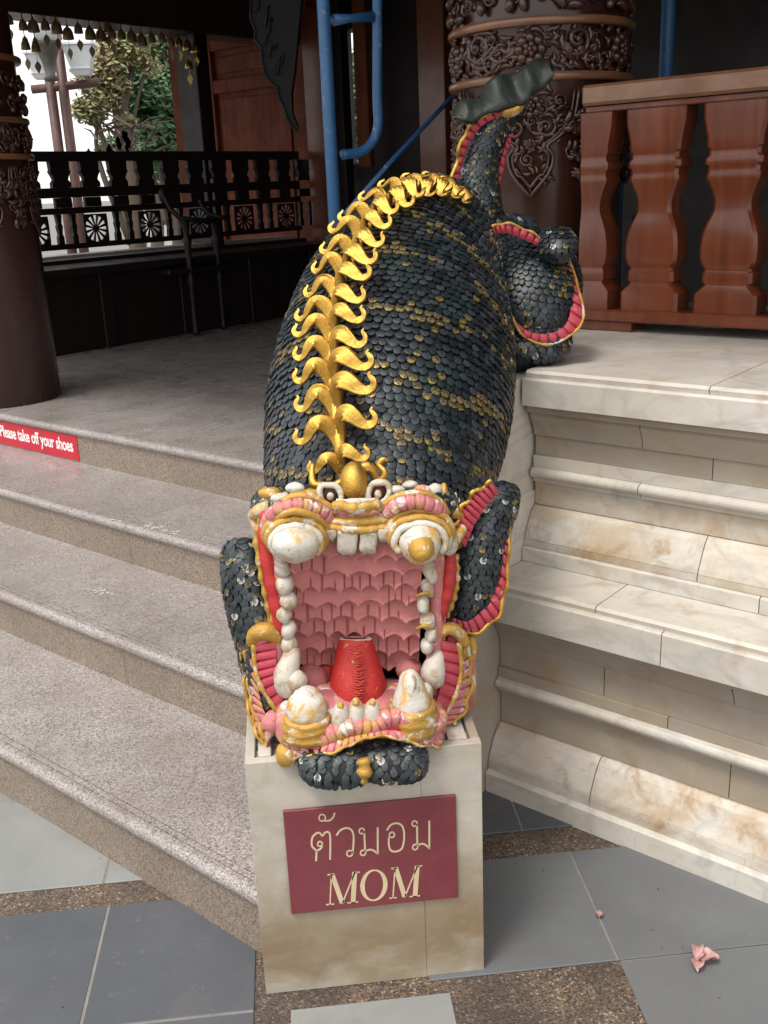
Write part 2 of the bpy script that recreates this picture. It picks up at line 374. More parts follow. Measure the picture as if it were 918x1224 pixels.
TJ = [1.76, 2.52, 3.76, 5.0, 6.3, 7.6]
for k in range(4):
    off = [0, -.18, .3, .1][k]; js = [[1.33, 1.5, 1.77, 1.78][k]] + [j + off for j in TJ[1:]] + [9.2]
    for a_, b_ in zip(js[:-1], js[1:]):
        bk = NR[k + 1] + .02 if k < 3 else NR[3] + .36
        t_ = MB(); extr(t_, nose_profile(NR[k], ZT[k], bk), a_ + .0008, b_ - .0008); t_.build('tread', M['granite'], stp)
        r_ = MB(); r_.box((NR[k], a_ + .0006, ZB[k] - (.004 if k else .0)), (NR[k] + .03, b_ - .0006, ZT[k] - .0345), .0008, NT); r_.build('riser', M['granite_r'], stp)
fl = thing('porch_floor', NT(3.5, 4, .6), kind='structure')
nn = [NR[3] + .36] + [NR[3] + .36 + .62 * i for i in range(1, 8)]
for i in range(7):
    tt = 1.3; j = 0
    while tt < 8.6:
        q = MB(); q.box((nn[i] + .0006, tt + .0006, .60), (nn[i + 1] - .0006, tt + .9194, .63 + random.uniform(-.0002, .0002)), .0008, NT); q.build('floor_slab', M['granite'], fl); tt += .92
q = MB(); q.box((2.65, -4, .0), (8.5, 9.2, .575), .01, NT)
q.build('platform_core', M['plaster'], fl)
# white flakes imitating light dapples on the steps are added near the end

# ---------------------------------------------------------------- marble plinth (two tiers) on the right
pl = thing('marble_plinth', NT(1.95, .6, 0), 'two tiered white marble plinth with moulded courses and brown stains right of the stairs', 'plinth')
def tors(nc, zc, r, a0, a1, k=7):
    return [(nc - r * math.cos(R(a0 + (a1 - a0) * i / k)), zc + r * math.sin(R(a0 + (a1 - a0) * i / k))) for i in range(k + 1)]
courses = [
 ('base_slab', 'marble', 0, [(2.3, .0), (1.937, .0), (1.937, .058), (1.942, .064), (1.952, .066), (2.3, .066)]),
 ('fillet_slab', 'marble_s', 1, [(2.3, .067), (1.951, .067), (1.951, .089), (2.3, .089)]),
 ('sloped_slab', 'marble_s', 1, [(2.3, .090), (1.953, .090), (1.955, .100), (1.972, .135), (1.992, .165), (2.008, .178), (2.3, .179)]),
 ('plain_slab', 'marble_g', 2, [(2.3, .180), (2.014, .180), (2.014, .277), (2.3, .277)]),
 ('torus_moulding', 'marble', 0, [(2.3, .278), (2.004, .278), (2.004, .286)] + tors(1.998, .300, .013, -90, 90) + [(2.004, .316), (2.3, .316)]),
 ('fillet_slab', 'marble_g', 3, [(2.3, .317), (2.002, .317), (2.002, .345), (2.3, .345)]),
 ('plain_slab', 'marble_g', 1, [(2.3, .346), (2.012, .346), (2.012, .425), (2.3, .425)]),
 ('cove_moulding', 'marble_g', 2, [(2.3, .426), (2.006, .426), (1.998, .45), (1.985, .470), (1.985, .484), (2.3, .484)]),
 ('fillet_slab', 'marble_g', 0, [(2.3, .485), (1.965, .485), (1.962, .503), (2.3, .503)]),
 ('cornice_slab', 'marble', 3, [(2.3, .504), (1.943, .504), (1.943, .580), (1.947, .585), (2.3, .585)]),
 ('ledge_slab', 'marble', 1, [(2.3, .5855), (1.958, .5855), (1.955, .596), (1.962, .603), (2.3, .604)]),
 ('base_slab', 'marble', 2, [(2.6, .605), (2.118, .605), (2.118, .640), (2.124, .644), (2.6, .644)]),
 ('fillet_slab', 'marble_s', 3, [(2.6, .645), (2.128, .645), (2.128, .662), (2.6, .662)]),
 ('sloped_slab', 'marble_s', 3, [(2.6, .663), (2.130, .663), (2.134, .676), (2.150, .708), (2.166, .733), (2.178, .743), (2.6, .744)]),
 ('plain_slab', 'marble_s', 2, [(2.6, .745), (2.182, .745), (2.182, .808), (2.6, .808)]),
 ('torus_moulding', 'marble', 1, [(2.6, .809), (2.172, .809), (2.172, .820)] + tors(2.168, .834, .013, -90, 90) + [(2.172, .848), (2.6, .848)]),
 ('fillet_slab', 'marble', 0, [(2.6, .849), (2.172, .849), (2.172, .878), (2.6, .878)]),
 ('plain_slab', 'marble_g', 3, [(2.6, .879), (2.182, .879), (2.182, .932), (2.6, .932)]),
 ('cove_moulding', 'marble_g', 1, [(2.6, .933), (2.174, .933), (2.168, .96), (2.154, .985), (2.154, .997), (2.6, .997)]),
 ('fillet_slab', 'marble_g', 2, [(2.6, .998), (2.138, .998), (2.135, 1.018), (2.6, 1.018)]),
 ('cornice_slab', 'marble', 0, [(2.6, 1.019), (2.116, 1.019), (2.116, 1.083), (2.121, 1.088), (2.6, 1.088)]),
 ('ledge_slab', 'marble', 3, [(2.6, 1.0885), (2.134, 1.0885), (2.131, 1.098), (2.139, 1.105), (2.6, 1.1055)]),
]
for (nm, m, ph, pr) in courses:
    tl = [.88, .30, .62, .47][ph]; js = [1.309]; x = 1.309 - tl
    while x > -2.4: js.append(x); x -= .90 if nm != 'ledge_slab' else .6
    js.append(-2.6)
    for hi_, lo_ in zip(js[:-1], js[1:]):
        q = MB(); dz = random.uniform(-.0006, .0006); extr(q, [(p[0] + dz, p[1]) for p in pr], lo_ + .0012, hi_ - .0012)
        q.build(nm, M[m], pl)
for i in range(4):
    q = MB(); q.box((2.601, 1.308 - .85 * (i + 1) + .001, 1.07), (3.6, 1.308 - .85 * i - .001, 1.105), .001, NT); q.build('top_slab', M['marble'], pl)
q = MB(); q.box((2.62, -2.6, .6), (3.59, 1.30, 1.068), .01, NT); q.build('core', M['marble_g'], pl)

# cheek wall between stairs and plinth
ck = thing('cheek_wall', NT(1.9, 1.5, 0), 'marble cheek wall at the end of the stairs, under the body of the scaly statue', 'wall')
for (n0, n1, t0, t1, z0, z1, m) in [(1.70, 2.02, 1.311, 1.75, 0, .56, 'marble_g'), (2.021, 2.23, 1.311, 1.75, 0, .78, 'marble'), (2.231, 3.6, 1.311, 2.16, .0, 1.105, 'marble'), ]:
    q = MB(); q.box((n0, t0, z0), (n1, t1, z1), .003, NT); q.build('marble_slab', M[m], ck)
q = MB(); vs = [NT(1.62, 1.318, .5), NT(2.24, 1.318, .5), NT(2.24, 1.318, 1.085), NT(2.09, 1.318, 1.085), NT(1.62, 1.70, .5), NT(2.24, 1.70, .5), NT(2.24, 1.70, 1.085), NT(2.09, 1.70, 1.085)]
q.add(vs, [(0, 1, 2, 3), (7, 6, 5, 4), (0, 4, 5, 1), (1, 5, 6, 2), (2, 6, 7, 3), (3, 7, 4, 0)]); q.build('sloped_slab', M['marble'], ck)
q = MB(); q.box((1.60, 1.752, .17), (1.70, 1.80, .34), .002, NT); q.build('granite_side', M['granite_r'], ck)

# ---------------------------------------------------------------- pedestal
PX0, PX1, PY0 = -.134, .315, 1.662
ped = thing('statue_pedestal', (.09, 1.9, 0), 'square marble pedestal with a maroon plaque, holding the head of the scaly statue', 'pedestal')
def fr_slab(x0, x1, z0, z1, y0=PY0, y1=PY0 + .02, m='marble_p', nm='marble_slab', b=.0015):
    q = MB(); q.box((x0, y0, z0), (x1, y1, z1), b); return q.build(nm, M[m], ped)
XJ = .196
fr_slab(PX0, XJ - .0002, .0, .536, b=.0007); fr_slab(XJ + .0002, PX1, .0, .536, b=.0007)
q = MB(); q.box((PX1 - .018, PY0 + .0205, 0), (PX1, 2.12, .536), .0015); q.build('marble_slab', M['marble_g'], ped)
q = MB(); q.box((PX0, PY0 + .0205, 0), (PX0 + .018, 2.05, .536), .0015); q.build('marble_slab', M['marble_p'], ped)
q = MB()
nx, ny = 26, 24
for j in range(ny):
    for i in range(nx):
        pass
vs = []; fs = []
for j in range(ny + 1):
    for i in range(nx + 1):
        x = PX0 + .019 + (PX1 - PX0 - .038) * i / nx; y = PY0 + .0215 + .42 * j / ny
        vs.append((x, y, .522 + .006 * math.sin(x * 90 + y * 40) * math.sin(y * 120 - x * 33) + random.uniform(-.0025, .0025)))
for j in range(ny):
    for i in range(nx): k = j * (nx + 1) + i; fs.append((k, k + 1, k + nx + 2, k + nx + 1))
q.add(vs, fs); q.build('cement_bed', M['plaster'], ped, smooth=True)
for (x0, x1, y0, y1) in [(.255, .292, 1.69, 1.84), (.215, .25, 1.70, 1.79), (-.11, -.085, 1.69, 1.77)]:
    q = MB(); q.box((x0, y0, .52), (x1, y1, .5335), .0015); q.build('marble_strip', M['marble'], ped)

# plaque with writing
pq = thing('name_plaque', (.096, 1.6612, .195), 'maroon plaque reading MOM below Thai lettering on the pedestal front', 'sign')
A0, A1, B0, B1 = -.070, .2625, .193, .430
YP = 1.655
q = MB(); q.box((A0, YP, B0), (A1, 1.6616, B1), .0012); q.build('board', M['sign'], pq)
def plq(u, v, y=YP): return Vector((A0 + (A1 - A0) * u, y, B1 - (B1 - B0) * v))
def cu(cx, cy):      # crop pixel -> plaque uv (undoing the photo's tilt)
    x = cx - 165 - (cy - 305) * .092 ; y = cy - (305 - .073 * (cx - 165)); return x / 590, y / 350
def ribbon(mb, pts, wd, fr, y0, y1, closed=False):
    n = len(pts); L_, R_ = [], []
    for i in range(n):
        a_ = pts[(i - 1) % n] if (closed or i > 0) else pts[i]; b_ = pts[(i + 1) % n] if (closed or i < n - 1) else pts[i]
        dx, dy = b_[0] - a_[0], b_[1] - a_[1]; l = math.hypot(dx, dy) or 1; nx_, ny_ = -dy / l, dx / l
        ww = wd[i] if hasattr(wd, '__len__') else wd
        L_.append((pts[i][0] + nx_ * ww / 2, pts[i][1] + ny_ * ww / 2)); R_.append((pts[i][0] - nx_ * ww / 2, pts[i][1] - ny_ * ww / 2))
    rs = [[fr(*L_[i], y0), fr(*L_[i], y1), fr(*R_[i], y1), fr(*R_[i], y0)] for i in range(n)]
    if closed: rs.append(rs[0])
    mb.rings(rs, cap=not closed)
def pfr(x, z, y): return Vector((x, y, z))
def glyph(strokes, x0, y0, x1, y1, wd, name='letter'):
    """strokes in crop pixels of the photo"""
    mb = MB(); W_ = (A1 - A0) / 590
    for s in strokes:
        if s[0] == 'o':
            _, cx, cy, r = s; pts = [(cx + r * math.cos(2 * math.pi * k / 14), cy + r * math.sin(2 * math.pi * k / 14)) for k in range(14)]; cl = True; ww = wd * .8
        else:
            pts = spline(s[1], 8 * (len(s[1]) - 1)) if s[0] == 'c' else s[1]; cl = False; ww = wd if len(s) < 3 else s[2]
        P = []
        for (cx, cy) in pts:
            u, v = cu(cx, cy); p = plq(u, v); P.append((p.x, p.z))
        ribbon(mb, P, ww * W_, pfr, YP - .0010, YP + .0002, cl)
    return mb.build(name, M['letter'], pq)
glyph([('l', [(279, 470), (280, 436)]), ('c', [(280, 436), (264, 418), (265, 392), (278, 378), (290, 377), (299, 386), (309, 375), (321, 376), (326, 396), (327, 466)]), ('c', [(280, 436), (292, 430), (300, 420)]), ('o', 291, 413, 8)], 0, 0, 0, 0, 6.5)
glyph([('o', 297, 327, 11), ('c', [(305, 337), (322, 336), (334, 326), (339, 311)])], 0, 0, 0, 0, 5.5, 'vowel_mark')
glyph([('c', [(347, 386), (360, 369), (382, 362), (400, 372), (406, 398), (404, 446)]), ('o', 394, 447, 10)], 0, 0, 0, 0, 6.5)
glyph([('o', 433, 373, 9), ('l', [(441, 372), (447, 440)]), ('o', 440, 446, 9), ('c', [(447, 441), (462, 436), (478, 440), (490, 450)]), ('l', [(487, 362), (491, 452)])], 0, 0, 0, 0, 6.5)
glyph([('c', [(519, 372), (533, 354), (556, 350), (574, 364), (580, 400), (574, 434), (555, 444), (536, 440), (528, 420), (527, 396)]), ('o', 537, 388, 9)], 0, 0, 0, 0, 6.5)
glyph([('o', 614, 352, 9), ('l', [(622, 352), (627, 424)]), ('o', 620, 431, 9), ('c', [(627, 426), (642, 420), (656, 424), (669, 436)]), ('l', [(664, 343), (670, 438)])], 0, 0, 0, 0, 6.5)
def bigM(ox, oy, w_, h, sk):
    f = lambda x, y: (ox + x * w_ + y * h * .02, oy - y * h - x * w_ * sk)
    glyph([('l', [f(.12, 0), f(.12, 1)], 5), ('l', [f(.14, 1), f(.50, .03)], 17), ('l', [f(.50, .0), f(.84, .98)], 5), ('l', [f(.84, 0), f(.84, 1)], 17),
           ('l', [f(0, .015), f(.25, .015)], 4), ('l', [f(.66, .015), f(1.0, .015)], 4), ('l', [f(0, .985), f(.2, .985)], 4), ('l', [f(.80, .985), f(1.0, .985)], 4)], 0, 0, 0, 0, 5)
bigM(317, 622, 112, 106, .055)
def bigO(cx, cy, rx, ry):
    mb = MB(); W_ = (A1 - A0) / 590; P = []; wd = []
    for k in range(28):
        a_ = 2 * math.pi * k / 28; u, v = cu(cx + rx * math.cos(a_), cy + ry * math.sin(a_)); p = plq(u, v); P.append((p.x, p.z)); wd.append((5 + 11 * abs(math.cos(a_)) ** 1.5) * W_)
    ribbon(mb, P, wd, pfr, YP - .0010, YP + .0002, True); mb.build('letter', M['letter'], pq)
bigO(482, 558, 40, 52)
bigM(538, 606, 108, 106, .055)

# red sticker on the top riser
pa = atN(92, 528, NR[3] - .002); tR = (-pa.x + pa.y) * S2
pb = atN(0, 505, NR[3] - .002); tL = (-pb.x + pb.y) * S2
sg = thing('notice_sign', NT(NR[3] - .003, (tR + tL) / 2, .49), 'red strip sign reading Please take off your shoes on the top stair riser', 'sign')
q = MB(); q.box((NR[3] - .0028, tR, .482), (NR[3] - .0004, tL + .12, .592), .0004, NT); q.build('strip', M['stick'], sg)
tc = bpy.data.curves.new('txt', 'FONT'); tc.body = 'Please take off your shoes'; tc.extrude = .004; tc.size = 1; tc.offset = .022; tc.space_character = .98
to = bpy.data.objects.new('txt', tc); C.objects.link(to); bpy.context.view_layer.update()
tm = bpy.data.meshes.new_from_object(to.evaluated_get(bpy.context.evaluated_depsgraph_get())); bpy.data.objects.remove(to)
xs = [v.co.x for v in tm.vertices]; ys = [v.co.y for v in tm.vertices]; x0, x1 = min(xs), max(xs); y0_, y1_ = min(ys), max(ys)
LR = tR + .035; LL = tL + .012
for v in tm.vertices:
    u = (v.co.x - x0) / (x1 - x0); zz = .500 + (v.co.y - y0_) / (y1_ - y0_) * .074
    v.co = NT(NR[3] - .0030 - v.co.z * .08, LL + (LR - LL) * u, zz) - WORLD[sg.name]
tm.materials.clear(); tm.materials.append(M['stickw']); tm.name = 'lettering'
lo = bpy.data.objects.new('lettering', tm); C.objects.link(lo); lo.parent = sg
#PART2
# ---------------------------------------------------------------- porch: columns
def make_column():
    c0 = NT(3.10, 1.85, 0); r0 = .272
    root = thing('carved_column', (c0.x, c0.y, 1.105), 'thick round teak column with deep scroll carving, rising behind the statue tail beside the railing', 'column')
    q = MB(); q.lathe(Vector((c0.x, c0.y, .56)), [(r0, 0), (r0, 1.6), (r0, 2.5)], 56); q.build('shaft', M['colwood'], root, smooth=True)
    for p in q.v: pass
    zb2 = at(600, 94, 3.25).z; zb1 = at(600, 27, 3.25).z
    for zc in (zb1, zb2, zb1 + .26):
        q = MB(); q.lathe(Vector((c0.x, c0.y, zc)), [(r0 - .01, -.012), (r0 + .024, -.012), (r0 + .028, -.006), (r0 + .028, .006), (r0 + .024, .012), (r0 - .01, .012)], 56); q.build('ring_band', M['rail'], root, smooth=True)
    def P(s, z, h): th = s / r0; return Vector((c0.x + (r0 + h) * math.sin(th - .35), c0.y - (r0 + h) * math.cos(th - .35), z))
    q = MB()
    def scroll(s, z, Rr, d, ph, turns=1.6, w_=.24):
        pts = []; rad = []; n = 22
        for i in range(n + 1):
            t_ = i / n; a_ = ph + d * turns * 2 * math.pi * t_; rr = Rr * (1 - .86 * t_)
            pts.append(P(s + rr * math.cos(a_), z + rr * math.sin(a_), .004 + .016 * t_)); rad.append(Rr * w_ * (1 - .55 * t_))
        q.tube(pts, rad, 6)
        q.ell(P(s, z, .02), Rr * .2, Rr * .2, Rr * .2, 8, 5)
    def leaf(s, z, l, ang, wd=.35, h=.012):
        pts = []; rad = []
        for i in range(7):
            t_ = i / 6; a_ = ang + .9 * t_ * (1 if (int(s * 1000) % 2) else -1); pts.append(P(s + l * t_ * math.cos(a_), z + l * t_ * math.sin(a_), h * (1 - t_ * .5))); rad.append(l * wd * math.sin(math.pi * (.15 + .8 * t_)) * .6 + .001)
        q.tube(pts, rad, 6)
    def flower(s, z, Rr):
        for k in range(8):
            a_ = k * math.pi / 4; q.ell(P(s + Rr * .62 * math.cos(a_), z + Rr * .62 * math.sin(a_), .012), Rr * .33, Rr * .33, Rr * .33, 8, 5)
        for k in range(5):
            a_ = k * math.pi / 2.5; q.ell(P(s + Rr * .25 * math.cos(a_), z + Rr * .25 * math.sin(a_), .024), Rr * .2, Rr * .2, Rr * .2, 7, 4)
        q.ell(P(s, z, .03), Rr * .16, Rr * .16, Rr * .16, 7, 4)
    rnd = random.Random(5)
    # middle band: big scrolls and flowers
    zm = (zb1 + zb2) / 2; hb = (zb1 - zb2) / 2 - .02
    for k in range(-4, 6):
        s = k * .155
        if k % 2 == 0: flower(s, zm, .052)
        else:
            scroll(s - .018, zm + .022, .050, 1, 2.6); scroll(s + .030, zm - .028, .034, -1, .6); scroll(s + .034, zm + .038, .022, 1, 1)
        for _ in range(46): leaf(s + rnd.uniform(-.07, .07), zm + rnd.uniform(-hb, hb), rnd.uniform(.025, .045), rnd.uniform(0, 6.3))
    # above upper band
    for k in range(-8, 12):
        s = k * .08
        for j in range(3):
            leaf(s + rnd.uniform(-.015, .015), zb1 + .03 + j * .055, .05, 1.2 + rnd.uniform(-.6, 1.3), .5, .022)
        scroll(s + .03, zb1 + .07, .026, rnd.choice((-1, 1)), rnd.uniform(0, 6))
        scroll(s, zb1 + .17, .035, rnd.choice((-1, 1)), rnd.uniform(0, 6))
    # lower field with pointed pendants
    zt = at(600, 100, 3.2).z - .02; tip = at(618, 236, 3.2).z
    for k in range(-3, 5):
        sc_ = k * .30 + .0; H_ = zt - tip
        for sgn in (-1, 1):
            path = [(0, tip), (.055, tip + H_ * .22), (.068, tip + H_ * .38), (.05, tip + H_ * .48), (.09, tip + H_ * .58), (.13, tip + H_ * .74), (.145, tip + H_)]
            sp = spline(path, 26)
            for dw, rr in ((0, .0065), (.014, .004)):
                q.tube([P(sc_ + sgn * max(0, (a_[0] - dw)), a_[1] + (dw * .9 if a_[0] < .05 else 0), .012) for a_ in sp], rr, 6)
        [leaf(sc_ + rnd.uniform(-.05, .05), tip + H_ * rnd.uniform(.14, .45), rnd.uniform(.018, .03), rnd.uniform(0, 6.3)) for _ in range(26)]; scroll(sc_ - .01, tip + H_ * .36, .022, 1, 2)
        scroll(sc_ - .045, tip + H_ * .66, .036, 1, 1); scroll(sc_ + .045, tip + H_ * .66, .036, -1, 2); flower(sc_, tip + H_ * .86, .040); scroll(sc_ - .085, tip + H_ * .90, .028, -1, 0); scroll(sc_ + .085, tip + H_ * .90, .028, 1, 3)
        flower(sc_, tip + H_ * .5, .020)
        for _ in range(9): scroll(sc_ + rnd.uniform(-.10, .10), tip + H_ * rnd.uniform(.5, .98), rnd.uniform(.012, .022), rnd.choice((-1, 1)), rnd.uniform(0, 6))
        for _ in range(60): leaf(sc_ + rnd.uniform(-.09, .09), tip + H_ * rnd.uniform(.48, 1), rnd.uniform(.02, .04), rnd.uniform(0, 6.3))
        sc2 = sc_ + .15       # between pendants: hanging leaf tassels
        for j in range(5):
            for _ in range(9 - j):
                leaf(sc2 + rnd.uniform(-.05, .05) * (1 - j * .14), zt - .02 - H_ * (.13 + .14 * j) , rnd.uniform(.03, .05), -1.57 + rnd.uniform(-.9, .9), .45, .016)
            scroll(sc2 + (-.026 if j % 2 else .026), zt - .02 - H_ * (.10 + .14 * j), .024, 1 if j % 2 else -1, rnd.uniform(0, 6))
    q.build('scroll_carving', M['carve'], root, smooth=True, kind='stuff')
    return root
col1 = make_column()
pcl = at(-2, 430, 5.08)
copy_tree(col1, (pcl.x, pcl.y, 1.105 - .10), 'dark round carved column standing on the porch floor at the left edge behind the red notice', rz=R(-18))

# ---------------------------------------------------------------- right railing
rl = thing('porch_railing', NT(2.85, .4, 1.105), 'polished red brown wooden railing with flat vase balusters on the marble plinth', 'railing')
q = MB(); q.box((2.79, -2.4, 1.750), (2.915, 1.530, 1.806), .008, NT); q.build('top_rail', M['rail'], rl)
q = MB(); q.box((2.81, -2.4, 1.732), (2.895, 1.525, 1.7495), .003, NT); q.build('rail_trim', M['red'], rl)
q = MB(); q.box((2.80, -2.4, 1.136), (2.93, 1.56, 1.171), .005, NT); q.build('bottom_rail', M['red'], rl)
for t0, t1 in ((1.36, 1.56), (.0, .15), (-1.4, -1.2)):
    q = MB(); q.box((2.815, t0, 1.1062), (2.925, t1, 1.1355), .003, NT); q.build('rail_foot', M['red'], rl)
prof = [(240, 125), (300, 122), (370, 108), (408, 106), (418, 99), (440, 99), (450, 110), (474, 111), (484, 100), (505, 99), (514, 103), (530, 103), (560, 90), (600, 76), (630, 72), (665, 76), (710, 94), (760, 108), (820, 113), (865, 110), (885, 102), (893, 94), (905, 94), (910, 99), (952, 100), (958, 92), (966, 94), (1000, 126), (1080, 126)]
prof = prof[:11] + [(a_, b_) for a_, b_ in spline(prof[11:20], 36)] + prof[20:]
def baluster(tc_):
    q = MB(); rs = []
    for y, hw in prof[::-1]:
        z = 1.1712 + (1080 - y) * (1.7315 - 1.1712) / 840; a_ = hw * .00072; d = .016 + a_ * .36; b = min(.009, a_ * .3)
        ring = [(-d, -a_ + b), (-d, a_ - b), (-d + b, a_), (d - b, a_), (d, a_ - b), (d, -a_ + b), (d - b, -a_), (-d + b, -a_)]
        rs.append([NT(2.865 + n_, tc_ + t_, z) for n_, t_ in ring])
    q.rings(rs); return q.build('baluster', M['red'], rl, smooth='auto')
for k in range(-8, 1): baluster(1.312 + .229 * k)
def half():
    q = MB(); rs = []
    for y, hw in prof[::-1]:
        z = 1.1712 + (1080 - y) * (1.7315 - 1.1712) / 840; a_ = hw * .00075; d = .016 + a_ * .36
        rs.append([NT(2.865 + n_, t_, z) for n_, t_ in ((-d, 1.535 - a_ + .0), (-d, 1.542), (d, 1.542), (d, 1.535 - a_))])
    q.rings(rs); q.build('baluster', M['red'], rl, smooth='auto')
half()

# ---------------------------------------------------------------- scaffold frames
sf = thing('scaffold', (at(393, 300, 3.6).x, 3.6, .63), 'worn blue scaffold end frame with rounded inner tube, standing upright left of the golden crest', 'scaffolding')
pA = at(393, 130, 3.6); q = MB(); q.tube([(pA.x, 3.6, .632), (pA.x, 3.6, 1.8), (pA.x, 3.6, 3.1)], .0215, 14); q.build('upright_tube', M['blue'], sf, smooth=True)
def yb(px): return 3.6 + (px - 393) * .0016
pts = spline([(at(451, y, yb(451)).x, yb(451), at(451, y, yb(451)).z) for y in (-90, -20, 60, 120)] + [tuple(at(x, y, yb(x))) for x, y in ((452, 148), (446, 168), (432, 181), (409, 185))], 40)
q = MB(); q.tube(pts, .0165, 12); q.build('inner_tube', M['blue'], sf, smooth=True)
q = MB(); q.tube([tuple(at(399, 24, yb(399))), tuple(at(418, 22, yb(420))), tuple(at(445, 20, yb(445)))], [.019, .013, .017], 10); q.build('rung', M['blue'], sf, smooth=True)
br = MB(); br.tube([tuple(at(412, 256, 3.72)), tuple(at(470, 190, 3.85)), tuple(at(560, 95, 4.05))], .0125, 10, flat=.6)
br.build('scaffold_brace', M['blue'], base=at(412, 256, 3.72), smooth=True, label='thin blue diagonal scaffold brace running from the statue back up behind the carved column', cat='scaffold brace')
s2 = thing('scaffold', NT(3.5, 1.4, 1.105), 'blue scaffold frame with two upright tubes behind the wooden railing', 'scaffolding')
for px, r_, Y, m in ((797, .0245, 3.75, 'blue'), (746, .013, 3.75, 'blue')):
    p = at(px, 60, Y); q = MB(); q.tube([(p.x, Y, 1.106), (p.x, Y, 2.0), (p.x, Y, 3.1)], r_, 12); q.build('upright_tube', M[m], s2, smooth=True)
p1 = at(742, 163, 3.75); p2 = at(790, 163, 3.75); q = MB(); q.tube([p1, p2], .013, 10); q.build('rung', M['blue'], s2, smooth=True)
q = MB(); q.tube([at(755, 262, 3.75), at(768, 258, 3.75)], .011, 8); q.build('rung', M['blue'], s2, smooth=True)

# ---------------------------------------------------------------- porch room: beam, ceiling, walls
TB = 6.0
def tn(p): return ((p.x + p.y) * S2, (-p.x + p.y) * S2, p.z)
ceil = MB(); ceil.box((2.55, -5, 3.05), (8.5, 8.5, 3.12), .01, NT); ceil.box((1.75, -5, 2.98), (2.395, 9.0, 3.04), .01, NT); ceil.build('ceiling_and_added_overhang', M['ceil'], kind='structure', base=NT(4, 3, 3.05))  # second box: unseen front overhang, added to cut sky light on statue and steps
eave = MB(); eave.box((2.40, -5, 2.75), (2.5495, 9.0, 3.2), .01, NT); eave.build('eave_beam', M['ceil'], base=NT(2.5, 2, 2.75), label='dark timber eave beam running above the columns over the top stair', cat='beam')
zb = atT(120, 26, 6.05).z
beam = MB(); beam.box((2.6, 6.05, zb), (6.45, 6.30, 3.0), .006, NT); beam.build('side_beam', M['ceil'], base=NT(4.5, 6.1, zb), label='dark timber beam with the row of small bells hanging under it', cat='beam')
# pillar lit from outside
n0 = tn(atT(216, 120, 6.32))[0]; n1 = tn(atT(246, 120, 6.32))[0]
q = MB(); q.box((n0, 6.32, .3), (n1, 6.42, zb + .2), .006, NT); q.build('wooden_pillar', M['panel'], base=NT(n0, 6.4, .3), label='square brown wooden pillar behind the bench where the bell row ends', cat='pillar')
n0 = tn(atT(238, 120, 6.06))[0]; n1 = tn(atT(254, 120, 6.06))[0]
q = MB(); q.box((n0, 6.06, .63), (n1, 6.28, zb - .001), .006, NT); q.build('dark_post', M['darkwood'], base=NT(n0, 6.1, .63), label='narrow black post between the brown pillar and the wall panels', cat='post')
# back wall with framed panels
NWL = 6.6
wl = thing('panelled_wall', NT(NWL, 6.8, .63), 'reddish brown wooden wall of framed panels at the end of the bench', 'wall')
zr1 = atN(310, 97, NWL).z; tl = tn(atN(244, 100, NWL))[1]; tr = tn(atN(368, 100, NWL))[1]
q = MB(); q.box((NWL, tr - .1, .6), (NWL + .06, tl + .4, 3.2), .003, NT); q.build('backing_board', M['panel'], wl)
def wbox(t0, t1, z0, z1, pr, nm, m='panel'):
    q = MB(); q.box((NWL - pr, min(t0, t1), z0), (NWL - .0005, max(t0, t1), z1), .006, NT); q.build(nm, M[m], wl)
tm_ = tl - .16; t2 = tr + .16
wbox(tl, tm_, .63, 3.0, .045, 'stile'); wbox(t2, tr - .05, .63, 3.0, .045, 'stile')
wbox(tm_ - .001, t2 + .001, zr1 - .06, zr1 + .05, .044, 'cross_rail'); wbox(tm_ - .001, t2 + .001, .63, .95, .044, 'cross_rail'); wbox(tm_ - .001, t2 + .001, 2.75, 3.0, .044, 'cross_rail')
wbox(tm_ - .05, t2 + .05, 1.0, zr1 - .11, .02, 'raised_panel'); wbox(tm_ - .05, t2 + .05, zr1 + .10, 2.7, .02, 'raised_panel')
fz = atN(300, 22, 6.2).z
q = MB(); t0_ = tn(atN(238, 10, 6.2))[1]; t1_ = tn(atN(310, 10, 6.2))[1]; q.box((6.2, t1_ - .5, fz), (6.26, t0_, 3.04), .004, NT); q.build('red_fascia', M['redpaint'], base=NT(6.2, t0_, fz), label='deep red painted board under the ceiling above the wall panels', cat='fascia board')
def jamb(px0, px1, n_, dep, nm, lab, m='panel', z0=.63, z1=3.04, cat='door jamb'):
    t0 = tn(atN(px0, 150, n_))[1]; t1 = tn(atN(px1, 150, n_))[1]
    q = MB(); q.box((n_, t1, z0), (n_ + dep, t0, z1), .005, NT); return q.build(nm, M[m], base=NT(n_, t1, z0), label=lab, cat=cat)
jamb(366, 391, 6.3, .15, 'door_jamb', 'red brown door post right of the wall panels, beside the blue scaffold tube', 'red')
jamb(402, 411, 6.42, .10, 'door_jamb', 'dark brown door post left of the narrow gap showing greenery', 'darkwood')
jamb(426, 441, 6.42, .06, 'window_sash', 'slim brown window sash hanging open right of the narrow green gap', 'panel', z0=atN(432, 200, 6.42).z, cat='window sash')
jamb(501, 532, 5.9, .15, 'door_jamb', 'red brown door post just left of the carved column', 'red')
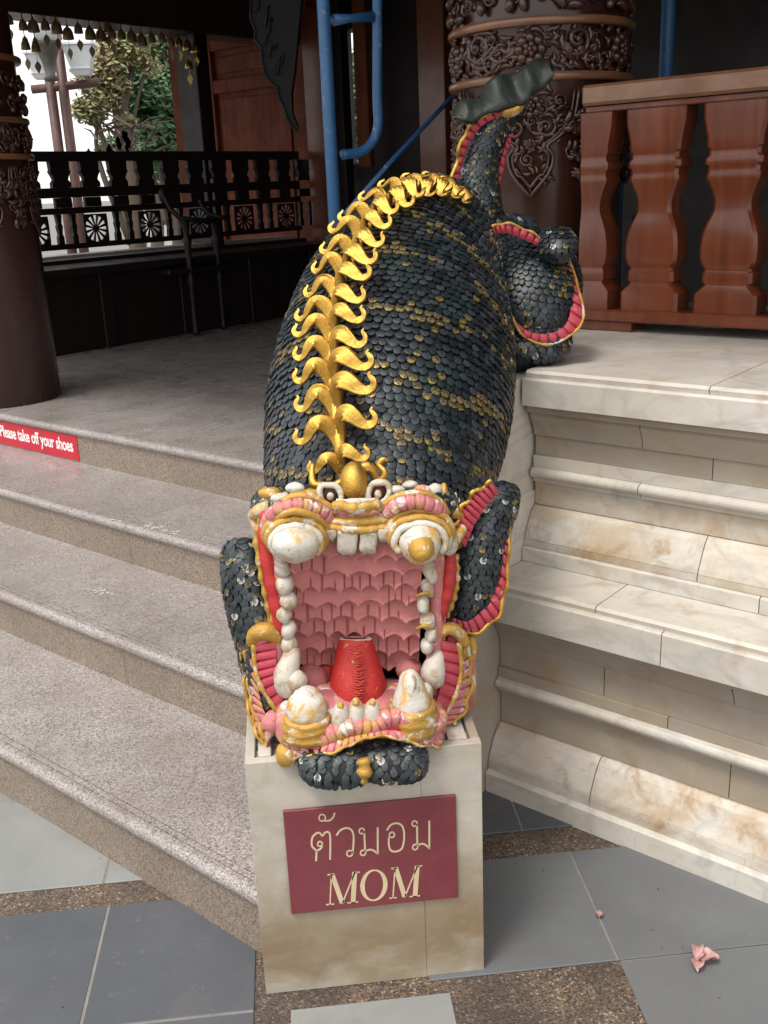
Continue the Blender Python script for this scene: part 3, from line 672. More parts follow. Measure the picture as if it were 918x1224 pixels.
# dark interior wall (its narrow opening lets the trees show)
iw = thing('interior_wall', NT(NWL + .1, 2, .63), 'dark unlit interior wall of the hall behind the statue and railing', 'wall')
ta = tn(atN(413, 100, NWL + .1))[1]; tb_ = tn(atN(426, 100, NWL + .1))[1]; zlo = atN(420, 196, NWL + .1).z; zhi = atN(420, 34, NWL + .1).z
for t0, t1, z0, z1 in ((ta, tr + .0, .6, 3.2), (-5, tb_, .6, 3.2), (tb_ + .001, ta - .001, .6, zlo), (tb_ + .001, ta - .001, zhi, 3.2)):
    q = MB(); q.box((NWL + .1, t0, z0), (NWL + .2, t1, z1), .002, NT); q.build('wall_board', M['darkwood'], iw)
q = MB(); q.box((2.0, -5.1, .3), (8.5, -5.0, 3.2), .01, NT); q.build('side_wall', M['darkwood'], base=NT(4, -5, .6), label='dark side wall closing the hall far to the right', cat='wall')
# ornate hanging bracket
bs = [(296, -60), (299, 0), (298, 22), (304, 36), (303, 48), (311, 56), (312, 74), (316, 90), (322, 98), (330, 104), (332, 116), (338, 128), (342, 142), (349, 153), (354, 157), (355, 150), (349, 134), (348, 112), (352, 84), (356, 40), (360, 0), (362, -60)]
bk = thing('eave_bracket', at(330, 60, 4.6), 'black lacquered carved bracket with a jagged edge hanging in front of the wall panels', 'bracket')
q = MB(); n = len(bs); F_ = [at(x, y, 4.6) for x, y in bs]; B_ = [p + Vector((.01, .06, 0)) for p in F_]
q.add(F_ + B_, [tuple(range(n))[::-1], tuple(range(n, 2 * n))] + [(i, (i + 1) % n, n + (i + 1) % n, n + i) for i in range(n)]); q.build('bracket_board', M['black'], bk)
q = MB(); q.tube([p + Vector((.004, -.004, 0)) for p in F_[1:16]], .006, 6)
for i in range(2, 14):
    if i > 8: continue
    c_ = F_[i] + Vector((.035 + .02 * math.sin(i * 2.1), -.004, .02)); q.tube([c_ + Vector((.03 * t_, -.006 * math.sin(t_ * 3), .05 * t_ + .02 * math.sin(t_ * 5 + i))) for t_ in (0, .3, .6, .9, 1.2)], [.003, .008, .006, .005, .002], 5)
q.build('carved_edge', M['black'], bk, smooth=True)

# ---------------------------------------------------------------- porch bench with railing back
bn = thing('porch_bench', NT(4.9, 5.9, .63), 'long dark built in bench with a balustrade back along the open side of the porch', 'bench')
zT = lambda y, x=190: atT(x, y, TB).z
Z = {k: zT(y) for k, y in dict(top=181, t1=192, m1=221, m2=232, l1=243, l2=250, p0=289, s0=301).items()}
NB0, NB1 = 3.3, 6.25
def bb(n0, n1, t0, t1, z0, z1, nm, m='darkwood', b=.004): q = MB(); q.box((n0, t0, z0), (n1, t1, z1), b, NT); return q.build(nm, M[m], bn)
bb(NB0, NB1, TB - .03, TB + .04, Z['t1'], Z['top'], 'top_rail')
bb(NB0, NB1, TB - .02, TB + .03, Z['m2'], Z['m1'], 'middle_rail'); bb(NB0, NB1, TB - .02, TB + .03, Z['l2'], Z['l1'], 'middle_rail')
bb(NB0, NB1, TB - .02, TB + .03, Z['p0'], Z['p0'] + .035, 'lower_rail')
nst = tn(atT(52, 205, TB))[0]; nen = tn(atT(350, 205, TB))[0]; stp_ = (nen - nst) / 10
for k in range(-3, 12):
    nc = nst + stp_ * (k + .5)
    q = MB(); zs = [Z['m1'] + .0005, Z['m1'] + .03, Z['m1'] + .05, Z['m1'] + .07, Z['m1'] + .10, (Z['m1'] + Z['t1']) / 2 + .03, Z['t1'] - .0005]; ws = [.070, .070, .052, .060, .078, .070, .074]
    q.rings([[NT(nc + a_, TB + c_, z) for a_, c_ in ((-w_, -.014), (w_, -.014), (w_, .02), (-w_, .02))] for z, w_ in zip(zs, ws)]); q.build('short_baluster', M['darkwood'], bn)
    bb(nc - .065, nc + .065, TB - .012, TB + .018, Z['l1'] + .0005, Z['m2'] - .0005, 'block')
    if k % 2 == 0:   # tall turned spindles
        q = MB(); zs = [Z['p0'] + .0355, Z['p0'] + .08, Z['p0'] + .10, Z['p0'] + .15, Z['l2'] - .06, Z['l2'] - .0005]; ws = [.035, .035, .02, .034, .022, .036]
        for dn in (-.055, .055): q.rings([[NT(nc + dn + a_, TB + c_, z) for a_, c_ in ((-w_ * .6, -.014), (w_ * .6, -.014), (w_ * .6, .014), (-w_ * .6, .014))] for z, w_ in zip(zs, ws)])
        q.build('spindle', M['darkwood'], bn)
    else:            # carved wheel panel: a board with a round opening, hub and spokes
        q = MB(); zc = (Z['p0'] + Z['l2']) / 2 + .01; hw = stp_ * .42; hz = (Z['l2'] - Z['p0'] - .036) / 2; Rr = min(hw, hz) * .92; ns = 24
        for tt, fl_ in ((TB - .008, 0), (TB + .008, 1)):
            pass
        ring = []
        for i in range(ns):
            a_ = 2 * math.pi * i / ns; ca, sa = math.cos(a_), math.sin(a_); m_ = max(abs(ca) / hw, abs(sa) / hz)
            o_ = (ca / m_, sa / m_); ring.append([NT(nc + o_[0], TB - .008, zc + o_[1]), NT(nc + Rr * ca, TB - .008, zc + Rr * sa), NT(nc + Rr * ca, TB + .008, zc + Rr * sa), NT(nc + o_[0], TB + .008, zc + o_[1])])
        ring.append(ring[0]); q.rings(ring, cap=False)
        hub = [[NT(nc + rr * math.cos(a_), TB + t_, zc + rr * math.sin(a_)) for a_ in [2 * math.pi * j / 12 for j in range(12)]] for rr, t_ in ((.02, -.012), (.02, .012))]; q.rings(hub)
        for i in range(12):
            a_ = 2 * math.pi * (i + .5) / 12; q.tube([NT(nc + .015 * math.cos(a_), TB, zc + .015 * math.sin(a_)), NT(nc + Rr * math.cos(a_), TB, zc + Rr * math.sin(a_))], [.005, .011], 5)
        q.build('wheel_panel', M['darkwood'], bn)
zse = atT(177, 312, TB - .52).z + .004
bb(NB0, NB1, TB - .52, TB - .06, zse - .05, zse - .004, 'seat'); bb(NB0, NB1, TB - .0599, TB + .05, zse - .05, atT(190, 300, TB).z, 'back_sill')
bb(NB0, NB1, TB - .44, TB - .40, .632, zse - .051, 'front_panel', 'darkwood')
for nn_ in (3.9, 4.55, 5.2, 5.85): bb(nn_, nn_ + .09, TB - .46, TB - .441, .632, zse - .051, 'leg')
q = MB(); zs_ = atT(190, 294.5, 6.25).z; q.box((3.0, 6.12, .3), (6.3, 6.3, zs_), .01, NT); q.build('outer_parapet', M['marble'], base=NT(4.5, 6.2, .3), label='pale marble parapet showing as a bright line just behind the bench seat', cat='parapet')
# armchair end with turned legs
ac = thing('armchair', NT(4.75, 5.5, .63), 'dark wooden armchair with curved arm and slim turned legs in front of the bench', 'armchair')
def turned(p, h, r=.022, nm='leg'):
    q = MB(); pr = [(r * 1.1, 0), (r * 1.2, .03), (r * .8, .05), (r * 1.1, .10), (r * .75, .2), (r * 1.0, .34), (r * 1.3, .38), (r * .7, .40), (r * 1.2, .44), (r * .9, .5), (r * 1.1, .60), (r * 1.5, .64), (r * .8, .66), (r * 1.3, h)]
    q.lathe(p, [(a_, b_) for a_, b_ in pr if b_ <= h], 12); return q.build(nm, M['darkwood'], ac, smooth=True)
L1 = NT(4.56, 5.44, .632); L2 = NT(4.86, 5.49, .632); L3 = NT(4.36, 5.80 - .02, .632); L4 = NT(4.80, 5.82, .632)
ha = atT(240, 262, 5.44).z - .63
turned(L1, ha); turned(L2, ha); 
for L in (L3, L4): turned(L, .44)
q = MB(); q.box((4.36, 5.42, 1.05), (4.90, 5.85, 1.085), .008, NT); q.build('seat', M['darkwood'], ac)
for (La, pxs) in ((L1, [(258, 264), (232, 263), (214, 260), (204, 250), (197, 236), (193, 230)]), (L2, [(274, 262), (262, 259), (250, 256), (244, 248), (240, 240)])):
    q = MB(); q.tube([tuple(atT(x, y, 5.42 + .04 * i)) for i, (x, y) in enumerate(pxs)], .024, 8, flat=.7); q.build('arm', M['darkwood'], ac, smooth=True)
q = MB(); q.ell(atT(195, 234, 5.6), .03, .03, .05, 10, 7); q.build('finial', M['darkwood'], ac, smooth=True)

# ---------------------------------------------------------------- bells under the beam
BL = [(97, 105, 0), (140, 108, 1), (190, 105, 0), (238, 115, 1), (286, 140, 1), (330, 120, 0), (380, 140, 1), (425, 148, 1), (452, 116, 0), (472, 142, 0), (512, 146, 0), (555, 154, 1), (598, 168, 1), (640, 160, 0), (683, 158, 0), (722, 175, 0), (755, 178, 2), (790, 192, 3), (825, 202, 3), (35, 80, 0), (107, 188, 0), (150, 198, 0), (797, 272, 2)]
LFv = {0: 1.3, 4: 1.7, 5: 1.4, 6: 1.5, 10: 1.5, 11: 1.3, 13: 1.5, 14: 1.7, 20: 1.7, 21: 1.8, 22: 1.4, 12: 2.0}
BLAB = ['small bronze bell second from the left end of the row', 'wider bronze bell just left of the lamp post top', 'small bronze bell right in front of the left lantern', 'wide bronze bell between the two lanterns', 'low wide bronze bell with a large leaf clapper over the right lantern', 'small bronze bell with its leaf clapper right of the right lantern', 'wide bronze bell above the yellowing tree top', 'low wide bronze bell over the middle of the yellowing tree', 'small high bronze bell tucked just under the beam in mid row', 'small low bronze bell right of the small high one', 'small bronze bell with a dark leaf clapper left of the conifer', 'wide bronze bell at the left edge of the dark conifer', 'lowest wide bronze bell with a long leaf clapper before the conifer', 'small bronze bell with leaf clapper in front of the dark conifer', 'small bronze bell just left of the brown pillar', 'small brass bell in front of the left side of the pillar', 'small brass bell in front of the middle of the pillar', 'bright gold bell second from the right end of the row', 'bright gold bell at the right end of the bell row', 'tiny bronze bell at the far left end of the row by the column', 'bronze bell hanging in a lower second tier left of the lamp', 'bronze bell hanging in a lower second tier over the lamp post', 'lowest brass bell hanging alone in front of the pillar']
bell_names = ['leftmost dull bronze bell, small', 'larger round', 'small narrow', 'wide round']
for i, (cx, cy, kd) in enumerate(BL):
    p = atT(cx / 3.53, cy / 3.53, 6.0); sz = [.030, .038, .030, .036][kd]
    m = M['bellg'] if kd >= 2 else M['bell']
    t_ = thing('small_bell', p, None, 'bell', 'small bells hanging in a row under the side beam')
    t_['label'] = BLAB[i]
    q = MB(); q.lathe(p + Vector((0, 0, -sz)), [(sz * .9, 0), (sz * .98, sz * .12), (sz * .92, sz * .5), (sz * .86, sz * 1.1), (sz * .66, sz * 1.6), (sz * .34, sz * 1.9), (sz * .2, sz * 2.0), (sz * .2, sz * 2.3)], 12); q.build('bell_body', m, t_, smooth=True)
    q = MB(); q.tube([p + Vector((0, 0, sz)), Vector((p.x, p.y, max(zb + .002, p.z + sz + .01)))], .0025, 4); q.build('cord', M['black'], t_)
    dz = .045 * LFv.get(i, 1.15) + sz
    q = MB(); c_ = p + Vector((0, 0, -dz)); lw = .020; a_ = random.uniform(-.5, .5)
    pl_ = [(0, .03), (.8, .012), (1, -.004), (.6, -.022), (0, -.045), (-.6, -.022), (-1, -.004), (-.8, .012)]
    fr_ = [c_ + Vector((x * lw * math.cos(a_), x * lw * math.sin(a_) - .0015, z)) for x, z in pl_]; bk_ = [v + Vector((0, .003, 0)) for v in fr_]
    q.add(fr_ + bk_, [tuple(range(8)), tuple(range(8, 16))[::-1]] + [(j, (j + 1) % 8, 8 + (j + 1) % 8, 8 + j) for j in range(8)])
    q.tube([c_ + Vector((0, 0, .028)), p + Vector((0, 0, -sz * .5))], .0015, 4); q.build('clapper_leaf', m, t_)

# ---------------------------------------------------------------- outdoors beyond the porch
lp = thing('street_lamp', (at(66, 150, 12).x, 12, 0), 'brown twin pole street lamp with white glass lanterns beyond the porch', 'street lamp')
YL = 12.0
for pa_, pb_ in (((57, 60), (68, 180)), ((71, 60), (84, 180))):
    a_ = at(*pa_, YL); b_ = at(*pb_, YL); q = MB(); mx = (a_.x + b_.x) / 2; q.tube([(mx, YL, 0), (mx, YL, a_.z + (.25 if pa_[0] > 60 else .0))], .055, 12); q.build('pole', M['lampm'], lp, smooth=True)
q = MB(); q.tube([at(38, 107, YL), at(78, 103, YL), at(118, 98, YL)], .045, 10); q.build('cross_bar', M['lampm'], lp, smooth=True)
def lantern(px, py, s, Y, m1='glass'):
    c_ = at(px, py, Y); q = MB(); rs = []
    for z, w_ in ((-.30, .13), (-.24, .16), (-.20, .19), (-.195, .16), (.16, .25), (.165, .28), (.20, .28), (.33, .10), (.36, .03)): rs.append([c_ + Vector((x * w_ * s, y * w_ * s, z * s)) for x, y in ((-1, -1), (1, -1), (1, 1), (-1, 1))])
    q.rings(rs[3:5]); q.build('lantern_glass', M[m1], lp)
    q = MB(); q.rings(rs[:3]); q.build('lantern_foot', M['glass'], lp); q = MB(); q.rings(rs[5:]); q.build('lantern_cap', M['glass'], lp)
lantern(48, 76, .50, 11.7); lantern(96, 68, .62, 11.9)
c_ = at(57, 62, 11.5); q = MB(); q.lathe(c_, [(.05, -.28), (.08, -.26), (.05, -.22), (.07, -.10), (.13, .06), (.15, .09), (.06, .10)], 16); q.build('lamp_base', M['lampd'], lp, smooth=True)
q = MB(); q.lathe(c_, [(.11, .102), (.14, .32), (.12, .36), (.02, .44)], 16); q.build('lantern_glass', M['glass'], lp, smooth=True)

def tree(px, py, Y, lab, blobs, mat, nleaf, ls, tips):
    b0 = at(px, py, Y); rt = thing('tree', (b0.x, Y, 0), lab, 'tree')
    q = MB(); top = at(px + 5, 40, Y); q.tube(spline([(b0.x, Y, 0), (b0.x + .2, Y, b0.z * .5), (top.x, Y, top.z)], 10), [.16 - .012 * i for i in range(11)], 8)
    rr = random.Random(int(px))
    for (x, y, r_) in blobs:
        e = at(x, y, Y); s_ = Vector((b0.x + .1, Y, max(1.0, e.z - 1.0 - rr.random())))
        q.tube(spline([tuple(s_), tuple((s_ + e) / 2 + Vector((rr.uniform(-.2, .2), 0, .2))), tuple(e)], 8), [.05 - .005 * k for k in range(9)], 5)
    q.build('trunk', M['bark'], rt, smooth=True)
    q = MB()
    for (x, y, r_) in blobs:
        c_ = at(x, y, Y); rad = r_ * Y / 1200
        for _ in range(int(nleaf * (r_ / 20) ** 2)):
            d = Vector((rr.gauss(0, .45), rr.gauss(0, .6), rr.gauss(0, .42))) * rad; p = c_ + d
            u = Vector((rr.uniform(-1, 1), rr.uniform(-1, 1), rr.uniform(-.6, .6))).normalized() * ls; v = u.orthogonal().normalized() * ls * .45
            q.add([p - u, p - v, p + u, p + v], [(0, 1, 2, 3)])
    q.build('crown', M[mat], rt)
tree(185, 150, 14, 'dark green conifer like tree with dense crown beside the brown pillar', [(185, 108, 24), (165, 115, 16), (205, 95, 18), (190, 85, 14), (200, 165, 26), (195, 50, 18), (215, 130, 20), (170, 130, 10), (420, 120, 40), (205, 178, 18), (148, 112, 9)], 'leaf', 5200, .05, 0)
tree(130, 150, 13, 'sparse yellowing tree with thin branches between the lamp and the dark tree', [(110, 95, 16), (130, 75, 18), (120, 120, 14), (150, 60, 18), (140, 100, 12), (100, 130, 12), (165, 40, 16), (150, 145, 9), (135, 45, 14), (175, 75, 12), (115, 140, 8)], 'leafb', 2400, .038, 0)
tree(165, 150, 20, 'bright green bush behind the pale low roof', [(165, 130, 10), (170, 165, 14), (130, 176, 12), (150, 185, 12), (185, 190, 20), (160, 200, 20), (430, 160, 40)], 'leaf', 1600, .06, 0)
# thin bare twigs
tw = MB(); rr = random.Random(3)
for k in range(16):
    x0 = rr.uniform(90, 200); y0 = rr.uniform(150, 182); x1 = x0 + rr.uniform(-60, 60); y1 = y0 - rr.uniform(-10, 30)
    tw.tube([at(x0, y0, 11), at((x0 + x1) / 2, (y0 + y1) / 2 - 4, 11.2), at(x1, y1, 11)], [.014, .010, .004], 5)
for (x, y) in ((148, 158), (143, 163), (130, 170), (152, 168), (107, 178)):
    for _ in range(5):
        p = at(x + rr.uniform(-4, 4), y + rr.uniform(-5, 5), 11); u = Vector((rr.uniform(-.3, .3), 0, -.07)); tw.add([p, p + Vector((.03, 0, -.05)), p + Vector((0, 0, -.13)), p + Vector((-.03, 0, -.05))], [(0, 1, 2, 3)])
tw.build('bare_branches', M['bark'], base=at(140, 178, 11), label='thin bare twigs with a few drooping leaves just above the bench rail', cat='branches')
hb = thing('low_house', at(190, 165, 26), 'pale grey low building roof partly hidden behind the trees', 'house')
q = MB(); a_ = at(162, 152, 26); b_ = at(212, 176, 26); q.box((a_.x, 26, 0), (b_.x + 1, 31, b_.z), .02); q.build('wall', M['far'], hb)
q = MB(); q.box((a_.x - .1, 25.8, b_.z), (b_.x + 1.2, 31.2, a_.z), .03); q.build('roof', M['glass'], hb)
# ---------------------------------------------------------------- the scaly guardian statue
st = thing('guardian_statue', (.09, 1.80, .53), 'dark scaled guardian beast statue with gaping pink mouth and golden leafy crest', 'statue')
rs_ = random.Random(11)
def pxm(p): return 1.0 / (FPX / ((p - CAM).dot(FW)))               # metres per pixel at p
class Tube:
    """P: (px,py,Y,w,h) stations -> smooth elliptical tube; u=0 faces the viewer / up"""
    def __init__(s, P, up=None, n=60):
        Q = [(*at(a, b, c), w_, h_) for a, b, c, w_, h_ in P]; s.q = [(Vector(x[:3]), x[3], x[4]) for x in spline(Q, n)]; s.n = n
        s.fr = []
        for i in range(n + 1):
            t_ = (s.q[min(i + 1, n)][0] - s.q[max(i - 1, 0)][0]).normalized(); toc = (CAM - s.q[i][0]).normalized()
            ref = Vector(up) if up else toc
            m_ = (ref - t_ * ref.dot(t_)).normalized(); h_ = m_.cross(t_).normalized() * -1
            if h_.dot(RX) < 0 and not up: pass
            s.fr.append((h_, m_, t_))
        s.L = sum((s.q[i + 1][0] - s.q[i][0]).length for i in range(n))
    def S(s, u, v):
        x = max(0, min(.99999, v)) * s.n; i = int(x); f = x - i
        c = s.q[i][0].lerp(s.q[i + 1][0], f); w_ = s.q[i][1] * (1 - f) + s.q[i + 1][1] * f; h_ = s.q[i][2] * (1 - f) + s.q[i + 1][2] * f
        H = s.fr[i][0].lerp(s.fr[i + 1][0], f); Mv = s.fr[i][1].lerp(s.fr[i + 1][1], f)
        return c + H * math.sin(u) * w_ + Mv * math.cos(u) * h_
    def perim(s, v):
        i = int(max(0, min(.999, v)) * s.n); return math.pi * (s.q[i][1] + s.q[i][2])
    def center(s, v): return s.q[int(max(0, min(.999, v)) * s.n)][0]
class Ell:
    def __init__(s, c, rx, rz, ry, p=.85, rot=0):
        s.c = c; s.r = (rx, ry, rz); s.p = p; s.L = 2.2 * (rx + rz) / 2 * 1.3; s.rot = rot
        s.a = RX.copy(); s.b = Vector((0, 1, 0)); s.z = -DN
    def S(s, u, v):
        ph = math.pi * (v - .5) * .98; f = lambda x: math.copysign(abs(x) ** s.p, x)
        x = f(math.cos(ph)) * f(math.sin(u)) * s.r[0]; y = -f(math.cos(ph)) * f(math.cos(u)) * s.r[1]; z = f(math.sin(ph)) * s.r[2]
        x, z = x * math.cos(s.rot) - z * math.sin(s.rot), x * math.sin(s.rot) + z * math.cos(s.rot)
        return s.c + s.a * x + s.b * y + s.z * z
    def perim(s, v): return 2 * math.pi * (s.r[0] + s.r[1]) / 2 * max(.05, math.cos(math.pi * (v - .5)))
    def center(s, v): return s.c
def skin(S_, name, mat='skin', inset=.0015, nu=36, nv=40, parent=None, v0=0, v1=1):
    q = MB(); rsx = []
    for j in range(nv + 1):
        v = v0 + (v1 - v0) * j / nv; c = S_.center(v); r = []
        for i in range(nu):
            p = S_.S(2 * math.pi * i / nu, v); r.append(p - (p - c).normalized() * inset)
        rsx.append(r)
    q.rings(rsx); return q.build(name, M[mat], parent or st, smooth=True), q
def scales(S_, name, size, gold, u0=-2.3, u1=2.3, v0=0.0, v1=1.0, flip=1, parent=None, jit=.12, white=.03, ln=1.25, lift=1.0):
    q = MB(); rows = int(S_.L * (v1 - v0) / (size * .86)); e = 1e-3
    for j in range(rows):
        v = v0 + (v1 - v0) * (j + .5) / rows; cnt = max(3, int(S_.perim(v) * (u1 - u0) / (2 * math.pi) / (size * 1.30)))
        for i in range(cnt):
            u = u0 + (u1 - u0) * (i + (.5 if j % 2 else 0) + rs_.uniform(-jit, jit)) / cnt; vv = v + rs_.uniform(-jit, jit) / rows
            p = S_.S(u, vv); du = (S_.S(u + .01, vv) - p); dv = (S_.S(u, min(.999, vv + .005)) - S_.S(u, min(.999, vv + .005) - .005))
            if du.length < 1e-7 or dv.length < 1e-7: continue
            dv.normalize(); du = (du - dv * du.dot(dv))
            if du.length < 1e-7: continue
            du.normalize(); nn_ = du.cross(dv)
            if nn_.dot(p - S_.center(vv)) < 0: nn_ = -nn_
            if nn_.dot(CAM - p) < -.35 * (CAM - p).length: continue
            T_ = dv * (-flip); a_ = rs_.uniform(-.14, .14); T_, du = T_ * math.cos(a_) + du * math.sin(a_), du * math.cos(a_) - T_ * math.sin(a_)
            w_ = size * rs_.uniform(.60, .76); l_ = size * ln * rs_.uniform(.9, 1.1); h_ = size * .44 * rs_.uniform(.7, 1.25) * lift
            g_ = gold(u, vv) if callable(gold) else gold
            g_ = 1.0 if rs_.random() < g_ else 0.0; wh = 1.0 if rs_.random() < white else 0.0; sh = rs_.random() ** 1.6
            o = len(q.v); vs = []; cs = []
            ang = [-105, -70, -35, 0, 35, 70, 105]
            for aa in ang:
                r_ = R(aa); k = (1 if abs(aa) < 100 else .9) * rs_.uniform(.93, 1.07); tf = .5 + .5 * math.cos(r_)
                vs.append(p + du * math.sin(r_) * w_ * k + T_ * math.cos(r_) * l_ * .68 * k + nn_ * (h_ * (.25 + .75 * tf))); cs.append((g_ * (1 if abs(aa) < 60 else .4), sh, wh, 1))
            for aa in ang:
                r_ = R(aa); vs.append(p + du * math.sin(r_) * w_ * 1.02 + T_ * math.cos(r_) * l_ * .60 - nn_ * .003); cs.append((0, 0, 0, 1))
            vs.append(p + T_ * l_ * .10 + nn_ * h_ * .98); cs.append((g_ * .10, sh * .6, 0, 1))
            vs.append(p - T_ * l_ * .80 - nn_ * h_ * .25); cs.append((0, sh * .3, 0, 1))
            fs = [(k, 7 + k, 8 + k, k + 1) for k in range(6)] + [(14, k, k + 1) for k in range(6)] + [(14, 6, 15), (14, 15, 0)]
            q.add(vs, fs, cs)
    return q.build(name, M['scale'], parent or st, smooth='auto', kind='stuff', colors=True)
def rough(q, amp=.0016, fr=55):
    q.v = [v + mnoise.noise_vector(v * fr) * amp + mnoise.noise_vector(v * fr * 2.7) * amp * .45 for v in q.v]; return q
def pt(px, py, Y, rp): p = at(px, py, Y); return p, rp * pxm(p)
def ptube(name, P, mat, seg=10, flat=1.0, n=None, parent=None, fn=None):
    """P: (px,py,Y,radius in px)"""
    Q = [(*at(a, b, c), r_ * pxm(at(a, b, c))) for a, b, c, r_ in P]
    if n: Q = spline(Q, n)
    q = MB(); rad = [max(.0003, x[3] * (fn(i / (len(Q) - 1)) if fn else 1)) for i, x in enumerate(Q)]; q.tube([x[:3] for x in Q], rad, seg, flat); rough(q, 0 if mat == 'gold' else .0017); return q.build(name, M[mat], parent or st, smooth=True)
def blob(name, px, py, Y, rx, ry, mat, rd=None, noise=0, parent=None, seg=14, rot=0, cone=0):
    noise = noise * 2.2; c = at(px, py, Y); k = pxm(c); Mx = Matrix((RX, FW, -DN)).transposed() @ Matrix.Rotation(rot, 3, 'Y')
    q = MB(); q.ell(c, rx * k, (rd if rd is not None else (rx + ry) / 2) * k, ry * k, seg + 4, 13, Mx, noise * .3); rough(q, 0 if mat == 'gold' else .0026, 42); return q.build(name, M[mat], parent or st, smooth=True)
def frill(name, A, B, ribs, mat='crimson', depth=.006, gold='gold_w', gr=2.0, parent=None, wave=2.0, n=None, goldwave=True):
    """strip between inner edge A and outer edge B (px,py,Y), pleated by ribs, gold beading on the outer edge"""
    n = n or ribs * 6; a_ = spline([tuple(at(*p)) for p in A], n); b_ = spline([tuple(at(*p)) for p in B], n); q = MB(); vs = []; m = 4; ed = []
    for i in range(n + 1):
        A_ = Vector(a_[i]); B_ = Vector(b_[i]); d = (B_ - A_); tc_ = (CAM - A_).normalized(); ph = (i / n * ribs) % 1.0
        g_ = -depth * 1.3 if min(ph, 1 - ph) < .12 else depth * math.sin(math.pi * ph) * .7
        wv = 1 + .10 * math.sin(2 * math.pi * ribs / wave * i / n)
        for k in range(m + 1):
            t_ = k / m; vs.append(A_ + d * t_ * wv + tc_ * (g_ * (.4 + .6 * t_) + .004 * math.sin(math.pi * t_)))
        ed.append(A_ + d * wv + tc_ * (.003 + .003 * math.sin(2 * math.pi * ribs / wave * i / n)))
    off = len(vs); fs = []
    for i in range(n):
        for k in range(m): o = i * (m + 1) + k; fs.append((o, o + 1, o + m + 2, o + m + 1))
    bk_ = [v - (CAM - v).normalized() * .008 for v in vs]; fs2 = [tuple(x + off for x in f[::-1]) for f in fs]
    side = []
    for i in range(n):
        o = i * (m + 1); side.append((o, o + m + 1, off + o + m + 1, off + o)); side.append((o + m, off + o + m, off + o + 2 * m + 1, o + 2 * m + 1))
    q.add(vs + bk_, fs + fs2 + side); ob = q.build(name, M[mat], parent or st, smooth=False)
    if gold:
        q = MB(); k = pxm(Vector(ed[0])); q.tube(ed, [gr * k * (1 + .15 * math.sin(i * .7) + .12 * math.sin(i * .31)) for i in range(len(ed))], 6); q.build('gold_edging', M[gold], ob, smooth=True)
    return ob

# body
BP = [(440, 740, 1.90, .13, .13), (446, 670, 1.97, .175, .16), (451, 610, 2.03, .228, .205), (455, 560, 2.09, .248, .225), (464, 495, 2.18, .268, .238), (474, 430, 2.29, .268, .238), (484, 372, 2.40, .250, .225), (498, 325, 2.50, .215, .200), (514, 290, 2.60, .172, .165), (530, 268, 2.70, .125, .12), (545, 256, 2.78, .07, .07), (552, 252, 2.82, .02, .02)]
body = Tube(BP, n=90)
bo, bq = skin(body, 'body', nu=48, nv=70)
def bgold(u, v):
    s_ = math.sin(v * 74 + 2.4 * math.sin(u * 1.3 + .6) + .8 * math.sin(u * 4 + v * 20)); on = math.sin(u * 5.1 + v * 31) + .6 * math.sin(u * 11 + v * 9); return (.92 if on > -.35 else .25) if s_ > .88 else (.16 if s_ > .5 else .045)
scales(body, 'body_scales', .0142, bgold, u0=-2.1, u1=2.1, v0=.16, v1=.985, parent=None, white=0)
bvh = BVHTree.FromPolygons([tuple(v) for v in bq.v], [f for f in bq.f])
def hit(px, py, back=0):
    r = bvh.ray_cast(CAM, ray(px, py))
    if r[0] is None:
        p = at(px, py, 2.62); r = bvh.find_nearest(p); n_ = r[1]; return r[0], n_ if n_.dot(CAM - r[0]) > 0 else -n_
    n_ = r[1]; return r[0], (n_ if n_.dot(CAM - r[0]) > 0 else -n_)

# golden crest
LEAF = [(.03, -.18, .05, .15), (.06, .04, .10, .25), (.13, .24, .22, .35), (.25, .37, .34, .40), (.39, .38, .38, .38), (.52, .28, .33, .29), (.62, .17, .24, .22), (.73, .12, .17, .18), (.84, .16, .15, .14), (.88, .25, .17, .11), (.84, .33, .18, .08), (.81, .38, .18, .05), (.85, .42, .18, .03)]
def leaf_mesh(sgn, var):
    P = spline(LEAF, 44); q = MB(); rsx = []; rv = random.Random(var)
    kx = rv.uniform(.88, 1.02); rv2 = rv.uniform(.75, .95); ks = rv.uniform(-.05, .05)
    for i in range(len(P)):
        a_ = P[max(0, i - 1)]; b_ = P[min(len(P) - 1, i + 1)]; tx, ty = b_[0] - a_[0], b_[1] - a_[1]; l = math.hypot(tx, ty); nx_, ny_ = -ty / l, tx / l
        x, y, z, w_ = P[i]; y += ks * x; ring = []
        zs = [.02, .26, .02, .34, .06, .34, .0, .26, .02]
        for k in range(9):
            o = (k / 8 - .5) * w_; tilt = -.55 * o if i < 26 else 0
            ring.append(Vector((sgn * kx * (x + nx_ * o), y + ny_ * o, (z + zs[k] * w_ * .60 + tilt) * rv2)))
        ring += [Vector((sgn * kx * (x + nx_ * w_ * .42), y + ny_ * w_ * .42, z - .055 - w_ * .12)), Vector((sgn * kx * (x - nx_ * w_ * .42), y - ny_ * w_ * .42, z - .055 - w_ * .12))]
        rsx.append([v * .112 for v in ring])
    q.rings(rsx); me = bpy.data.meshes.new('crest_leaf'); me.from_pydata(q.v, [], q.f); me.materials.append(M['gold']); me.polygons.foreach_set('use_smooth', [True] * len(me.polygons)); me.update(); return me
LM = {(s_, k): leaf_mesh(s_, k) for s_ in (-1, 1) for k in range(5)}
